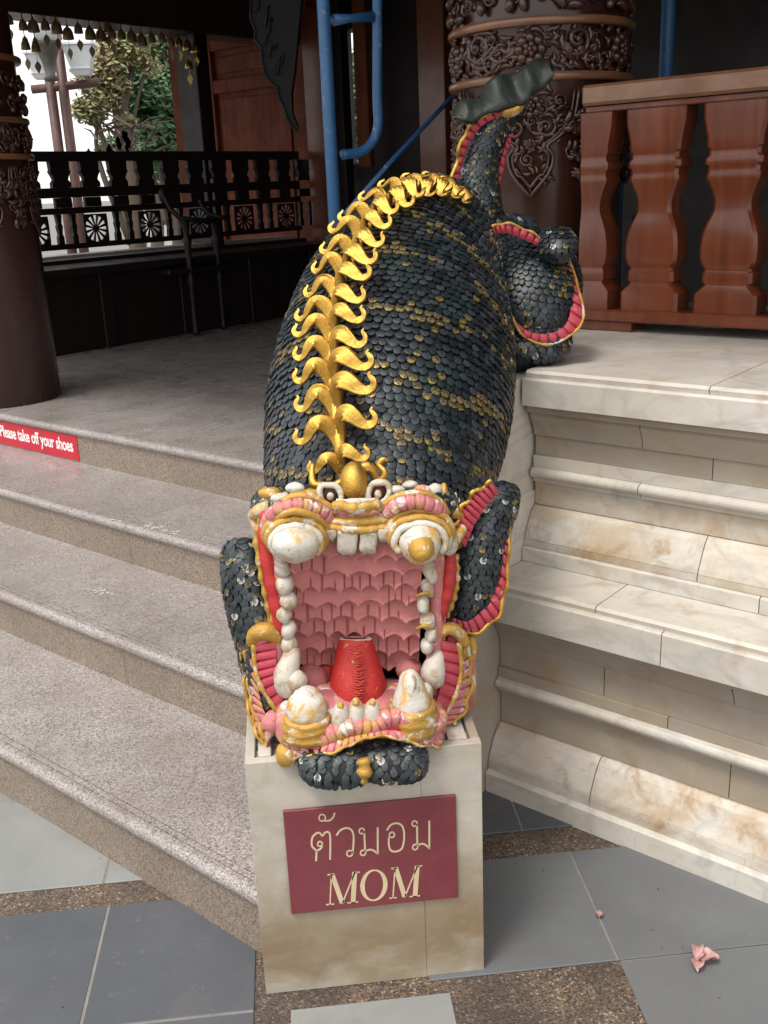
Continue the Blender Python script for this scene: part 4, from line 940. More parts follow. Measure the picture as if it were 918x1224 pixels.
CR = [(411, 566, .78), (407, 528, 1.0), (404, 494, 1.05), (400, 463, 1.02), (398, 434, .98), (399, 408, .96), (402, 384, .96), (406, 359, .96), (413, 335, .96), (422, 313, .94), (432, 292, .92), (444, 272, .90), (458, 256, .88), (474, 244, .84), (492, 237, .80), (511, 234, .72), (530, 235, .62), (546, 240, .5)]
sp_pts = [hit(x, y) for x, y, _ in CR]
for i, (x, y, s_) in enumerate(CR):
    p, n_ = sp_pts[i]; p2 = sp_pts[min(i + 1, len(CR) - 1)][0]; p0 = sp_pts[max(0, i - 1)][0]; t_ = (p2 - p0).normalized(); n_ = (n_ - t_ * n_.dot(t_)).normalized(); lat = t_.cross(n_).normalized(); tc_ = (CAM - p).normalized(); f_ = .25 + .75 * max(0, (i - 6) / 11); nl = (n_ + tc_ * f_); nl = (nl - lat * nl.dot(lat)).normalized(); tl2 = nl.cross(lat).normalized()
    for sg_ in (-1, 1):
        o = bpy.data.objects.new('crest_leaf', LM[(sg_, (i * 2 + (sg_ > 0)) % 5)]); C.objects.link(o); o.parent = st
        k = s_ * (.98 if sg_ > 0 else .84)
        MM = Matrix(((lat.x, tl2.x, nl.x, 0), (lat.y, tl2.y, nl.y, 0), (lat.z, tl2.z, nl.z, 0), (0, 0, 0, 1)))
        tiltm = Matrix.Rotation(R(rs_.uniform(-5, 5)), 4, 'Z') @ Matrix.Rotation(R(-sg_ * 10), 4, 'Y')
        o.matrix_local = Matrix.Translation(p + n_ * .006 - WORLD[st.name]) @ MM @ tiltm @ Matrix.Diagonal((k, k, k, 1))
q = MB(); q.tube([p + n_ * .010 for p, n_ in sp_pts], [.013 - .0004 * i for i in range(len(sp_pts))], 8); q.build('crest_stem', M['gold'], st, smooth=True)
# boss and wisps above the brow
blob('crest_boss', 423, 577, 1.775, 17, 26, 'gold', 20)
ptube('crest_wisp', [(412, 574, 1.78, 5), (398, 580, 1.78, 4), (384, 580, 1.79, 4.5), (375, 578, 1.80, 5), (373, 566, 1.81, 4), (374, 554, 1.82, 2.5)], 'gold', 8, n=20)
ptube('crest_wisp', [(428, 566, 1.79, 6), (438, 557, 1.79, 6.5), (446, 564, 1.79, 6), (449, 573, 1.79, 5), (456, 574, 1.79, 5), (460, 564, 1.79, 4), (453, 556, 1.80, 4), (458, 549, 1.80, 3.5), (464, 551, 1.80, 2.5)], 'gold', 8, n=30)

# head shell with the mouth cavity
def rrect(cx, cy, rx, ry, Y, p=.45, n=40, tiltY=0):
    r = []
    for k in range(n):
        a_ = 2 * math.pi * k / n; c_, s_ = math.cos(a_), math.sin(a_); x = math.copysign(abs(c_) ** p, c_) * rx; y = math.copysign(abs(s_) ** p, s_) * ry
        r.append(at(cx + x, cy + y, Y + tiltY * y / max(ry, 1)))
    return r
q = MB(); q.rings([rrect(428, 738, 106, 134, 1.740, .40), rrect(428, 736, 114, 142, 1.78, .45), rrect(430, 728, 118, 145, 1.84, .5), rrect(434, 715, 112, 132, 1.92, .6), rrect(440, 700, 90, 110, 2.0, .7)], cap=False)
q.build('head', M['skin'], st, smooth=True)
q = MB(); q.rings([rrect(428, 738, 105, 133, 1.7395, .40), rrect(428, 740, 98, 122, 1.722, .42), rrect(428, 742, 88, 108, 1.728, .42), rrect(428, 744, 82, 100, 1.76, .45)], cap=False)
q.build('lip_rim', M['pinkgold'], st, smooth=True)
q = MB(); q.rings([rrect(428, 744, 83, 101, 1.755, .45), rrect(428, 742, 80, 98, 1.84, .5), rrect(428, 740, 74, 92, 1.90, .5), rrect(428, 740, 20, 40, 1.92, .6)], cap=False)
q.add([rrect(428, 740, 20, 40, 1.92, .6)[k] for k in range(40)], [tuple(range(40))]); q.build('mouth_cavity', M['throat'], st, smooth=True)
# top of the head
hd = Tube([(428, 640, 1.78, .17, .05), (428, 612, 1.80, .175, .06), (430, 592, 1.83, .18, .07), (434, 570, 1.88, .17, .06)], n=20)
for (cx, cy) in ((352, 600), (497, 598)):
    E_ = Ell(at(cx, cy + 3, 1.805), .078, .034, .065, .9); skin(E_, 'brow', 'skin'); scales(E_, 'brow_scales', .0105, .35, -1.8, 1.8, .35, 1.0, flip=-1, white=.12)
E_ = Ell(at(425, 606, 1.82), .075, .05, .07, 1); skin(E_, 'forehead', 'skin'); scales(E_, 'forehead_scales', .0125, .3, -1.6, 1.6, .3, 1, flip=-1, white=.15)

# pink pleated palate rows
HEM = [668, 687, 706, 725, 744, 763, 782, 800]
for i, hy in enumerate(HEM):
    q = MB(); nS, nT = 260, 10; vs = []; yt = hy - 27; xl = 341 + i * 1.6; xr = 505 - i * .6; Yb = 1.738 + .012 * i; per = 27 + 5 * math.sin(i * 2.1); ph0 = (.5 if i % 2 else 0) + .13 * i; gx = 12.5 + 3 * math.sin(i * 1.7)
    for a_ in range(nS + 1):
        x = xl + (xr - xl) * a_ / nS; f = ((x - xl) / per + ph0 + .08 * math.sin(x * .07 + i * 3)) % 1.0; w2 = math.cos(2 * math.pi * f); pin = math.exp(-((min(f, 1 - f)) / .085) ** 2)
        hem = hy - 4 + 2.2 * w2 + 2.8 * pin + 2.2 * math.sin(x * .031 + i)
        fold = .013 * pin + .004 * math.sin(2 * math.pi * f)
        gi = int((x + 3 * math.sin(x * .1 + i)) / gx + i * .3); gf = ((x + 3 * math.sin(x * .1 + i)) / gx + i * .3) % 1.0; gl = .35 + .5 * abs(math.sin(gi * 7.7 + i)); gd = .0085 * math.exp(-((gf - .5) / .055) ** 2) * (.8 if math.sin(gi * 12.9 + i) > -.1 else 0)
        for b_ in range(nT + 1):
            t_ = b_ / nT
            if b_ == nT and 0: pass
            if b_ < nT: yy = yt + (hem - yt) * t_ * nT / (nT - 1); d_ = .003 + .013 * (t_ * nT / (nT - 1)) ** 2.2 + (fold + .003 * math.sin(x * .13 + i * 2)) * t_ ** 5; tt = t_ * nT / (nT - 1); gg = gd * (1 if 1 - gl < tt < .93 else (.3 if tt >= .93 else 0))
            else: yy = hem - 1.0; d_ = -.002; gg = 0
            arch = .028 * ((x - 424) / 82) ** 2
            vs.append(at(x, yy, Yb - d_ + gg - arch * .8))
    q.add(vs, [(a_ * (nT + 1) + b_, (a_ + 1) * (nT + 1) + b_, (a_ + 1) * (nT + 1) + b_ + 1, a_ * (nT + 1) + b_ + 1) for a_ in range(nS) for b_ in range(nT)]); q.build('palate_ridge', M['pink'], st, smooth=True)
# cheeks of the mouth floor
q = MB(); vs = []
for j in range(9):
    for i in range(21):
        t_ = j / 8; u = i / 20; x = 350 - 6 * (1 - t_) + (150 + 12 * (1 - t_)) * u; y = 852 - 40 * t_ - 10 * math.sin(math.pi * u) * 0 ; vs.append(at(x, y, 1.69 + .17 * t_ + .01 * math.sin(u * 9 + t_ * 7)))
q.add(vs, [(j * 21 + i, j * 21 + i + 1, (j + 1) * 21 + i + 1, (j + 1) * 21 + i) for j in range(8) for i in range(20)]); q.build('mouth_floor', M['pink'], st, smooth=True)
blob('inner_cheek', 371, 812, 1.79, 22, 18, 'pink', 20, .05); blob('inner_cheek', 490, 800, 1.80, 18, 14, 'pink', 18, .05); blob('inner_cheek', 462, 832, 1.76, 24, 12, 'pink', 18, .05)
# tongue
tg = ptube('tongue', [(428, 848, 1.735, 22), (428, 838, 1.735, 33), (428, 822, 1.74, 34.5), (427, 803, 1.75, 30.5), (426, 784, 1.76, 25.5), (425, 770, 1.765, 22), (425, 764, 1.768, 20)], 'tongue', 22, n=24)
q = MB(); c_ = at(425, 764, 1.768); k = pxm(c_); q.tube([c_ + RX * math.cos(a) * 18 * k + FW * math.sin(a) * 18 * k for a in [2 * math.pi * j / 20 for j in range(21)]], 2.0 * k, 6, cap=False); q.build('tongue_rim', M['white'], tg, smooth=True)
q = MB(); pts = [at(426 + .4 * math.sin(y), y, 1.7) for y in range(774, 842, 4)]
for j, y in enumerate(range(770, 838, 3)):
    rr_ = 19 + (y - 770) * .21; wd_ = rs_.uniform(4, 9); ox = rs_.uniform(-3, 3); q.tube([at(425 + (y - 770) * .05 + dx + ox, y + 2.5 - abs(dx) * .25 + rs_.uniform(-1, 1), 1.742 - rr_ * pxm(c_) - (y - 770) * .0002 + .0012) for dx in (-wd_, 0, wd_)], 1.15 * k, 5)
q.build('gold_ridges', M['tongue_g'], tg, smooth=True)
ptube('tongue_root', [(392, 838, 1.79, 9), (391, 815, 1.80, 10), (392, 795, 1.81, 9)], 'redp', 10, n=8)

# upper lip, fangs in gold sockets, front teeth
def gum(name, P, rp, segs, mat='pinkgold', n=None):
    n = n or segs * 7
    return ptube(name, [(a_, b_, c_, rp) for a_, b_, c_ in P], mat, 12, n=n, fn=lambda t_: .66 if abs(((t_ * segs) % 1.0) - .5) > .43 else 1.04)
gum('gum_band', [(318, 634, 1.735), (325, 615, 1.715), (348, 604, 1.705), (374, 607, 1.71), (391, 618, 1.72), (398, 634, 1.735)], 8.5, 12)
gum('gum_band', [(458, 630, 1.735), (464, 613, 1.72), (480, 602, 1.705), (502, 600, 1.705), (522, 608, 1.715), (532, 628, 1.735)], 8.5, 11)
ptube('gold_lip_roll', [(326, 622, 1.71, 3), (345, 612, 1.695, 5), (368, 614, 1.695, 5), (388, 626, 1.705, 4), (394, 640, 1.72, 3)], 'gold_w', 10, n=24)
ptube('gold_lip_roll', [(338, 600, 1.74, 5), (356, 593, 1.735, 6), (380, 597, 1.735, 5), (398, 610, 1.73, 4)], 'gold_w', 10, n=20)
ptube('gold_lip_roll', [(456, 606, 1.735, 4), (472, 595, 1.735, 5), (498, 590, 1.73, 5), (520, 596, 1.735, 5), (536, 614, 1.74, 4)], 'gold_w', 10, n=24)
for cx, cy, rx in ((354, 650, 35), (502, 648, 36)):
    for j, (kk, dy, rt) in enumerate(((1.08, -12, 5.2), (.98, -6, 5.0), (.86, -1, 4.4))):
        P = [(cx + rx * kk * math.cos(R(a)), cy + dy - rx * .68 * kk * math.sin(R(a)), 1.712 - .012 * j, rt) for a in (-38, -5, 35, 65, 90, 115, 145, 185, 218)]
        ptube('fang_socket', P, 'gold_w' if j != 2 else 'goldwhite', 10, n=34, fn=lambda t_: 1 + .07 * math.sin(t_ * 40))
blob('fang', 354, 651, 1.686, 29, 22, 'goldwhite', 32, .035)
blob('fang', 502, 650, 1.692, 25.5, 25, 'goldwhite', 30, .035)
fg = ptube('fang_tip', [(503, 652, 1.675, 19), (504, 658, 1.655, 16), (505, 664, 1.640, 10), (505, 666, 1.634, 4)], 'gold_w', 14, n=12)
blob('side_tooth', 537, 650, 1.72, 10, 15, 'white', 9, .04); blob('side_tooth', 328, 640, 1.72, 9, 16, 'white', 9, .04)
ptube('upper_lip', [(372, 628, 1.722, 5), (400, 631, 1.712, 5.5), (428, 634, 1.708, 5.5), (456, 631, 1.712, 5.5), (482, 626, 1.722, 5)], 'gold_w', 10, n=30, fn=lambda t_: 1 + .10 * math.sin(t_ * 60))
ptube('upper_lip', [(376, 622, 1.728, 5), (402, 624, 1.716, 6), (428, 624, 1.712, 6.5), (454, 622, 1.716, 6), (478, 618, 1.728, 5)], 'gold_w', 10, n=30)
ptube('nose_roll', [(398, 612, 1.722, 4), (404, 604, 1.712, 6.5), (427, 608, 1.706, 7.5), (450, 603, 1.712, 6.5), (457, 611, 1.722, 4)], 'gold_w', 12, n=30, fn=lambda t_: 1 + .13 * math.sin(t_ * 44))
ptube('nose_edge', [(402, 600, 1.718, 4), (427, 600, 1.71, 4.5), (452, 599, 1.718, 4)], 'goldwhite', 10, n=20)
def front_tooth(cx, cy, rx, ry):
    q = MB(); rsx = []
    for j in range(7):
        t_ = j / 6; y = cy - ry + 2 * ry * t_; hw = rx * (1 - .10 * t_) * (1 if j < 6 else .78); ring = []
        for a_ in range(16):
            th_ = 2 * math.pi * a_ / 16; c1, s1 = math.cos(th_), math.sin(th_); x = math.copysign(abs(c1) ** .5, c1) * hw; dd = math.copysign(abs(s1) ** .6, s1)
            gr_ = .0025 if abs(math.sin(c1 * 5.5)) < .35 and dd < 0 else 0
            ring.append(at(cx + x + math.sin(cx + j) * .6, y + (1.5 * math.sin(x * .9 + cx) if j > 4 else 0), 1.712 + dd * (.010 if j < 6 else .006) + gr_))
        rsx.append(ring)
    q.rings(rsx); rough(q, .002); q.build('tooth', M['white'], st, smooth=True)
for v_ in ((415, 648, 13, 14), (440, 649, 11, 13), (395, 640, 8, 6), (461, 640, 10, 7)): front_tooth(*v_)
for cx, cy in ((395, 593), (452, 590)):
    c_ = at(cx, cy, 1.757); k = pxm(c_); q = MB(); sg_ = -1 if cx < 420 else 1; q.tube([c_ + RX * (math.cos(a) * 13 + math.sin(a) * 3 * sg_) * k - DN * (math.sin(a) * 14.5) * k * (1 + .1 * math.sin(3 * a)) for a in [2 * math.pi * j / 22 for j in range(23)]], 4.0 * k, 7, cap=False); rough(q, .0022); eo = q.build('eye', M['white'], st, smooth=True)
    q = MB(); q.ell(c_ + Vector((0, .008, 0)), 11 * k, .006, 11 * k, 12, 7); q.build('eye_socket', M['throat'], eo, smooth=True)
    q = MB(); q.ell(c_ + Vector((0, .004, -.002)), 5 * k, .005, 6 * k, 8, 5); q.build('pupil', M['goldwhite'], eo, smooth=True)
# horn knobs and ears
blob('horn_knob', 322, 590, 1.79, 14, 9, 'gold_w', 10, .05); blob('horn_knob', 519, 587, 1.785, 9, 10, 'white', 9, .04); blob('horn_knob', 530, 590, 1.79, 6, 12, 'gold_w', 8, .04); blob('horn_knob', 490, 580, 1.79, 10, 6, 'white', 8, .05); blob('horn_knob', 372, 590, 1.765, 12, 6, 'gold_w', 8, .06); blob('horn_knob', 505, 586, 1.76, 10, 7, 'pinkgold', 8, .06); blob('horn_knob', 474, 586, 1.765, 11, 6, 'goldwhite', 8, .06); blob('horn_knob', 353, 583, 1.775, 12, 7, 'goldwhite', 8, .06); blob('horn_knob', 337, 596, 1.77, 14, 7, 'goldwhite', 8, .05)
ptube('ear', [(322, 606, 1.76, 8), (308, 612, 1.77, 9), (301, 618, 1.78, 5), (306, 628, 1.775, 5), (312, 642, 1.77, 4), (317, 652, 1.76, 3)], 'goldwhite', 9, n=20)
ptube('ear', [(528, 608, 1.76, 9), (545, 612, 1.77, 9), (556, 618, 1.78, 6), (552, 632, 1.77, 7), (544, 645, 1.765, 8), (538, 658, 1.76, 4)], 'gold_w', 9, n=24)
ptube('ear', [(534, 660, 1.79, 5), (546, 646, 1.80, 11), (556, 632, 1.81, 10), (560, 618, 1.82, 4)], 'gold_w', 9, n=16)
# side lips with teeth
ptube('side_lip', [(318, 612, 1.75, 6), (315, 640, 1.745, 7), (321, 680, 1.735, 8), (328, 715, 1.73, 8), (333, 745, 1.73, 7), (338, 772, 1.735, 6)], 'redp', 10, n=34, fn=lambda t_: 1 + .12 * math.sin(t_ * 40))
ptube('side_lip_edge', [(312, 618, 1.765, 4), (307, 645, 1.76, 4), (312, 685, 1.75, 4), (320, 722, 1.745, 4), (326, 755, 1.745, 4)], 'gold_w', 8, n=34, fn=lambda t_: 1 + .3 * math.sin(t_ * 50))
ptube('side_lip', [(538, 655, 1.75, 6), (538, 680, 1.74, 8), (535, 705, 1.735, 8), (528, 730, 1.735, 7), (524, 748, 1.74, 5)], 'redp', 10, n=30, fn=lambda t_: 1 + .1 * math.sin(t_ * 36))
ptube('side_lip_edge', [(545, 662, 1.76, 3.5), (546, 690, 1.755, 4), (542, 714, 1.75, 4), (533, 738, 1.75, 3.5)], 'gold_w', 8, n=30, fn=lambda t_: 1 + .3 * math.sin(t_ * 40))
for (x, y, rx, ry) in ((330, 642, 10, 13), (336, 662, 10, 12), (339, 681, 13, 12), (341, 699, 12.5, 12), (343, 717, 13.5, 12), (341, 735, 12, 12), (345, 753, 12.5, 12), (345, 770, 11, 11), (512, 680, 10, 22), (510, 703, 10, 14), (508, 724, 10, 13), (511, 741, 10, 12), (514, 757, 10, 11), (509, 771, 9, 10)): blob('side_tooth', x + rs_.uniform(-2, 2), y + rs_.uniform(-2, 2), 1.722, rx * rs_.uniform(.72, .92), ry * rs_.uniform(.85, 1.12), 'white', 10, .08, rot=rs_.uniform(-.4, .4))
for (x, y) in ((508, 713), (508, 752)): ptube('tooth_ring', [(x - 10, y, 1.718, 2.5), (x, y - 4, 1.705, 2.5), (x + 10, y, 1.718, 2.5)], 'gold_w', 6, n=8)
ptube('corner_fang', [(350, 774, 1.725, 9), (347, 790, 1.715, 12), (342, 806, 1.71, 15), (344, 820, 1.71, 15), (350, 828, 1.712, 10)], 'white', 14, n=20)
blob('corner_fang', 354, 813, 1.70, 13, 13, 'white', 12, .03)
ptube('corner_fang', [(524, 778, 1.73, 5), (522, 788, 1.72, 10), (518, 802, 1.712, 15), (518, 812, 1.712, 13), (512, 818, 1.715, 8)], 'white', 14, n=18)
# cheek fins
blob('cheek_pad', 317, 764, 1.745, 17, 14, 'pinkgold', 10, .03)
ptube('cheek_arch', [(301, 770, 1.745, 7), (304, 759, 1.735, 9), (317, 754, 1.725, 11), (329, 760, 1.73, 9), (333, 770, 1.735, 5)], 'gold_w', 10, n=20)
frill('cheek_fin', [(330, 766, 1.722), (330, 790, 1.716), (332, 812, 1.71), (340, 838, 1.705)], [(303, 770, 1.735), (305, 795, 1.73), (312, 820, 1.72), (330, 848, 1.71)], 7, 'crimson', .005, 'gold_w', 3.2, wave=100)
blob('cheek_pad', 540, 768, 1.755, 15, 14, 'crimson', 10, .03)
ptube('cheek_arch', [(524, 762, 1.735, 5), (535, 752, 1.73, 8), (548, 756, 1.735, 8), (556, 770, 1.745, 7)], 'gold_w', 10, n=20)
frill('cheek_fin', [(528, 766, 1.722), (529, 790, 1.718), (528, 815, 1.712), (520, 845, 1.705)], [(548, 768, 1.735), (551, 795, 1.735), (547, 822, 1.73), (534, 852, 1.72)], 6, 'crimson', .005, 'gold_w', 3.0, wave=100)
frill('jaw_fin', [(306, 800, 1.745), (310, 830, 1.735), (318, 855, 1.72), (332, 872, 1.705)], [(294, 775, 1.765), (297, 815, 1.76), (303, 850, 1.745), (320, 888, 1.72)], 9, 'pinkgold', .006, 'gold_w', 2.8, wave=2.5)
frill('jaw_fin', [(543, 800, 1.745), (541, 825, 1.735), (534, 850, 1.72), (524, 868, 1.705)], [(560, 785, 1.775), (563, 815, 1.77), (556, 848, 1.755), (540, 866, 1.735)], 8, 'pinkgold', .006, 'gold_w', 2.8, wave=2.5)

# lower jaw
q = MB()
q.rings([rrect(430, 860, 104, 36, 1.72, .5), rrect(431, 872, 99, 24, 1.668, .45), rrect(431, 880, 94, 16, 1.652, .5)]); q.rings([rrect(430, 860, 104, 36, 1.72, .5), rrect(430, 850, 104, 44, 1.86, .5)])
rough(q, .003, 30); q.build('lower_jaw', M['pinkgold'], st, smooth=True)
gum('gum_band', [(340, 868, 1.70), (350, 884, 1.664), (374, 885, 1.648), (402, 874, 1.640), (420, 867, 1.637), (446, 866, 1.637), (466, 857, 1.64), (494, 861, 1.646), (518, 866, 1.66), (525, 856, 1.69)], 11.5, 24)
ptube('lip_line', [(338, 888, 1.672, 4), (372, 893, 1.642, 5), (405, 882, 1.634, 4.5), (432, 873, 1.632, 4.5), (462, 868, 1.634, 4.5), (500, 874, 1.645, 5), (528, 876, 1.668, 4)], 'redp', 9, n=40)
frill('lip_frill', [(338, 886, 1.668), (372, 893, 1.640), (405, 883, 1.630), (432, 876, 1.628), (462, 871, 1.630), (500, 877, 1.640), (530, 876, 1.662)], [(336, 914, 1.662), (368, 903, 1.632), (402, 898, 1.618), (432, 884, 1.614), (462, 880, 1.616), (500, 890, 1.628), (527, 893, 1.655)], 22, 'pinkgold', .003, 'gold_w', 2.0, wave=3)
for sc_, (cx, cy, Rb, H_, tip) in enumerate(((368, 872, 33, 56, 9), (492, 866, 32, 76, 6))):
    c_ = at(cx, cy, 1.672); k = pxm(c_); axv = Vector((.02 if sc_ else .01, -.10, 1)).normalized()
    q = MB(); q.lathe(c_, [(Rb * k * a_, H_ * k * b_) for a_, b_ in ((.9, -.1), (1.0, 0), (1.03, .07), (.94, .13), (.99, .19), (1.0, .24), (.86, .30), (.90, .36), (.80, .42))], 22, axv); rough(q, .003, 40); q.build('fang_base', M['gold_w'], st, smooth=True)
    q = MB(); pr = [(.72, .36), (.70, .46), (.60, .58), (.52, .70), (.40, .84), (.30, .93), (.12, 1.0)] if sc_ else [(.74, .38), (.72, .55), (.66, .72), (.5, .88), (.3, .97), (.1, 1.0)]
    q.lathe(c_, [(Rb * k * a_, H_ * k * b_) for a_, b_ in pr], 18, axv)
    rough(q, .005, 34); rough(q, .0025, 120)
    q.build('fang', M['goldwhite'], st, smooth=True)
blob('side_tooth', 344, 862, 1.68, 14, 11, 'white', 10, .06); blob('side_tooth', 347, 846, 1.69, 12, 9, 'white', 10, .08); blob('side_tooth', 509, 828, 1.69, 9, 13, 'white', 9, .05)
for cx, cy, h_ in ((407, 856, 18), (426, 854, 20), (445, 853, 17.5)):
    to_ = ptube('tooth', [(cx, cy + 14, 1.652, 7), (cx, cy + 6, 1.645, 11), (cx, cy - 2, 1.644, 10.5), (cx, cy - h_ * .6, 1.646, 8), (cx, cy - h_ * .95, 1.65, 3.5), (cx, cy - h_, 1.651, 1)], 'white', 12, n=16)
    ptube('tooth_tip', [(cx - 1, cy - h_ * .55, 1.637, 4), (cx, cy - h_ * .8, 1.642, 4.5), (cx, cy - h_ * .98, 1.648, 2.5)], 'gold_w', 9, n=8, parent=to_)
blob('jaw_corner', 343, 902, 1.66, 14, 14, 'gold_w', 12, .07); blob('jaw_corner', 327, 862, 1.71, 14, 14, 'pinkgold', 12, .05); blob('jaw_corner', 522, 884, 1.665, 9, 8, 'gold_w', 10, .06)
# scaled chin hanging over the pedestal edge
for k_, (cx, cy, rx, ry) in enumerate(((401, 913, 42, 23), (469, 908, 41, 23))):
    c_ = at(cx, cy, 1.632); k = pxm(c_); E_ = Ell(c_, rx * k, ry * k, .032, .75); skin(E_, 'chin', 'skin'); scales(E_, 'chin_scales', .0108, .06, -1.9, 1.9, .02, .98, flip=1, white=.08)
ptube('chin_tuft', [(434, 906, 1.605, 6), (436, 918, 1.600, 9), (434, 930, 1.602, 7), (433, 936, 1.605, 3)], 'gold_w', 9, n=12, fn=lambda t_: 1 + .25 * math.sin(t_ * 18))

# forelegs
LR_ = [(545, 748, 1.84, .030, .035), (557, 730, 1.835, .046, .05), (565, 697, 1.83, .058, .055), (571, 662, 1.825, .056, .052), (581, 630, 1.82, .046, .046), (596, 602, 1.82, .037, .038), (605, 586, 1.82, .026, .026), (608, 577, 1.82, .010, .01)]
rl_ = Tube(LR_, n=40); skin(rl_, 'foreleg'); scales(rl_, 'foreleg_scales', .0102, .12, -2.0, 2.0, .0, .99, flip=1, white=.04)
frill('foreleg_fin', [(540, 738, 1.78), (560, 742, 1.775), (582, 722, 1.78), (595, 690, 1.785), (601, 650, 1.79), (604, 625, 1.80)], [(538, 754, 1.78), (566, 757, 1.775), (594, 738, 1.78), (605, 700, 1.785), (608, 655, 1.79), (608, 625, 1.80)], 16, 'crimson', .005, 'gold', 2.6, wave=3)
frill('foreleg_fin', [(556, 655, 1.77), (568, 626, 1.765), (582, 605, 1.765), (596, 588, 1.77)], [(540, 640, 1.77), (551, 610, 1.765), (566, 590, 1.765), (588, 575, 1.77)], 10, 'crimson', .005, 'gold', 2.8, wave=3)
ptube('paw', [(548, 742, 1.83, 14), (556, 765, 1.81, 12), (562, 782, 1.79, 9)], 'gold_w', 12, n=10)
for k_, (x, y) in enumerate(((554, 786), (560, 790), (566, 784))): ptube('claw', [(x - 4, y - 26, 1.79, 5), (x, y - 8, 1.78, 5.5), (x - 1, y + 6, 1.775, 3)], 'goldwhite' if k_ == 1 else 'gold_w', 8, n=8)
q = MB(); a_ = at(556, 780, 1.82); q.tube([a_, Vector((a_.x, a_.y, .53))], .022, 10); q.build('paw_support', M['pinkgold'], st, smooth=True)
LL_ = [(282, 650, 1.80, .012, .012), (287, 658, 1.80, .030, .03), (291, 672, 1.80, .040, .04), (297, 700, 1.80, .047, .045), (306, 730, 1.80, .052, .05), (314, 765, 1.80, .050, .05), (316, 800, 1.79, .042, .045), (318, 840, 1.78, .032, .04), (322, 872, 1.77, .02, .03)]
ll_ = Tube(LL_, n=40); skin(ll_, 'foreleg'); scales(ll_, 'foreleg_scales', .0125, .25, -2.2, 2.2, .0, .95, flip=-1, white=.09)
kn = Ell(at(283, 668, 1.80), .028, .034, .03, 1); skin(kn, 'knee'); scales(kn, 'knee_scales', .0125, .1, -2, 2, .1, .95, flip=-1, white=.14)
frill('foreleg_fin', [(286, 722, 1.79), (291, 750, 1.785), (297, 790, 1.775), (301, 825, 1.765), (312, 862, 1.74), (324, 880, 1.72)], [(283, 720, 1.79), (285, 750, 1.785), (290, 790, 1.775), (294, 830, 1.765), (303, 868, 1.74), (318, 896, 1.72)], 18, 'pinkgold', .004, 'gold_w', 2.6, wave=3)

# hind leg on the plinth
c_ = at(634, 343, 2.60); th = Ell(c_, .122, .138, .13, .90, R(-8)); skin(th, 'thigh', nv=30); scales(th, 'thigh_scales', .0128, lambda u, v: .5 if abs(u - .35) < .22 and abs(v - .58) < .09 else .04, -2.0, 2.0, .03, .97, flip=1, white=0)
c_ = at(666, 292, 2.50); kn = Ell(c_, .046, .044, .05, 1); skin(kn, 'knee'); scales(kn, 'knee_scales', .0115, .1, -2.2, 2.2, .05, .95, flip=1)
c_ = at(630, 402, 2.56); sh = Ell(c_, .105, .068, .11, .8); skin(sh, 'shank'); scales(sh, 'shank_scales', .0125, .10, -2.0, 2.0, .03, .95, flip=1, white=.05)
hh = Tube([(545, 330, 2.66, .10, .10), (590, 300, 2.66, .09, .10), (640, 295, 2.66, .07, .08)], n=20); skin(hh, 'hip'); scales(hh, 'hip_scales', .0128, .05, -2.4, 2.4, .05, .95, flip=1)
frill('hind_fin', [(588, 280, 2.50), (605, 279, 2.50), (628, 287, 2.50), (653, 300, 2.50)], [(586, 272, 2.50), (604, 267, 2.50), (632, 276, 2.50), (656, 294, 2.50)], 9, 'crimson', .006, 'gold_w', 1.6, wave=3)
frill('hind_fin', [(612, 380, 2.46), (632, 396, 2.45), (655, 399, 2.45), (676, 388, 2.46), (683, 360, 2.48), (679, 330, 2.50), (676, 312, 2.52)], [(609, 374, 2.46), (628, 404, 2.45), (656, 411, 2.45), (687, 398, 2.46), (697, 368, 2.48), (688, 334, 2.50), (679, 306, 2.52)], 15, 'crimson', .005, 'gold_w', 1.9, wave=4)
ptube('hind_paw', [(610, 432, 2.52, 14), (640, 428, 2.50, 12), (664, 421, 2.50, 9)], 'skin', 12, n=12)
for x, y in ((662, 417), (668, 420), (672, 424)): blob('claw', x, y, 2.47, 7, 5, 'lampm', 6, .05)
# tail
TP = [(560, 300, 2.66, .075, .07), (572, 262, 2.66, .062, .06), (571, 228, 2.66, .054, .052), (573, 196, 2.66, .050, .048), (582, 166, 2.65, .044, .044), (596, 143, 2.64, .036, .036), (614, 128, 2.64, .028, .028), (624, 120, 2.64, .018, .018)]
tl_ = Tube(TP, n=40); skin(tl_, 'tail'); scales(tl_, 'tail_scales', .0098, .16, -2.2, 2.2, .05, .98, flip=1, white=.03)
frill('tail_fin', [(552, 250, 2.62), (548, 222, 2.62), (553, 196, 2.62), (562, 170, 2.61), (577, 150, 2.60), (602, 137, 2.60)], [(545, 246, 2.62), (539, 222, 2.62), (546, 194, 2.62), (553, 166, 2.61), (571, 142, 2.60), (600, 130, 2.60)], 13, 'crimson', .006, 'gold', 2.6, wave=3)
frill('tail_fin', [(590, 240, 2.64), (594, 208, 2.64), (603, 176, 2.63), (612, 158, 2.62)], [(594, 243, 2.64), (600, 210, 2.64), (607, 180, 2.63), (614, 160, 2.62)], 9, 'crimson', .005, None, wave=3)
blob('tail_knob', 612, 132, 2.60, 15, 7, 'gold_w', 8, .05, rot=R(-20))
q = MB(); top = spline([(539, 134), (548, 121), (560, 119), (575, 113), (583, 98), (598, 90), (616, 88), (628, 77), (645, 70), (657, 73), (661, 82)], 60); bot = spline([(539, 138), (550, 143), (566, 146), (582, 136), (598, 133), (616, 127), (630, 126), (640, 112), (650, 104), (660, 93), (662, 84)], 60); rsx = []
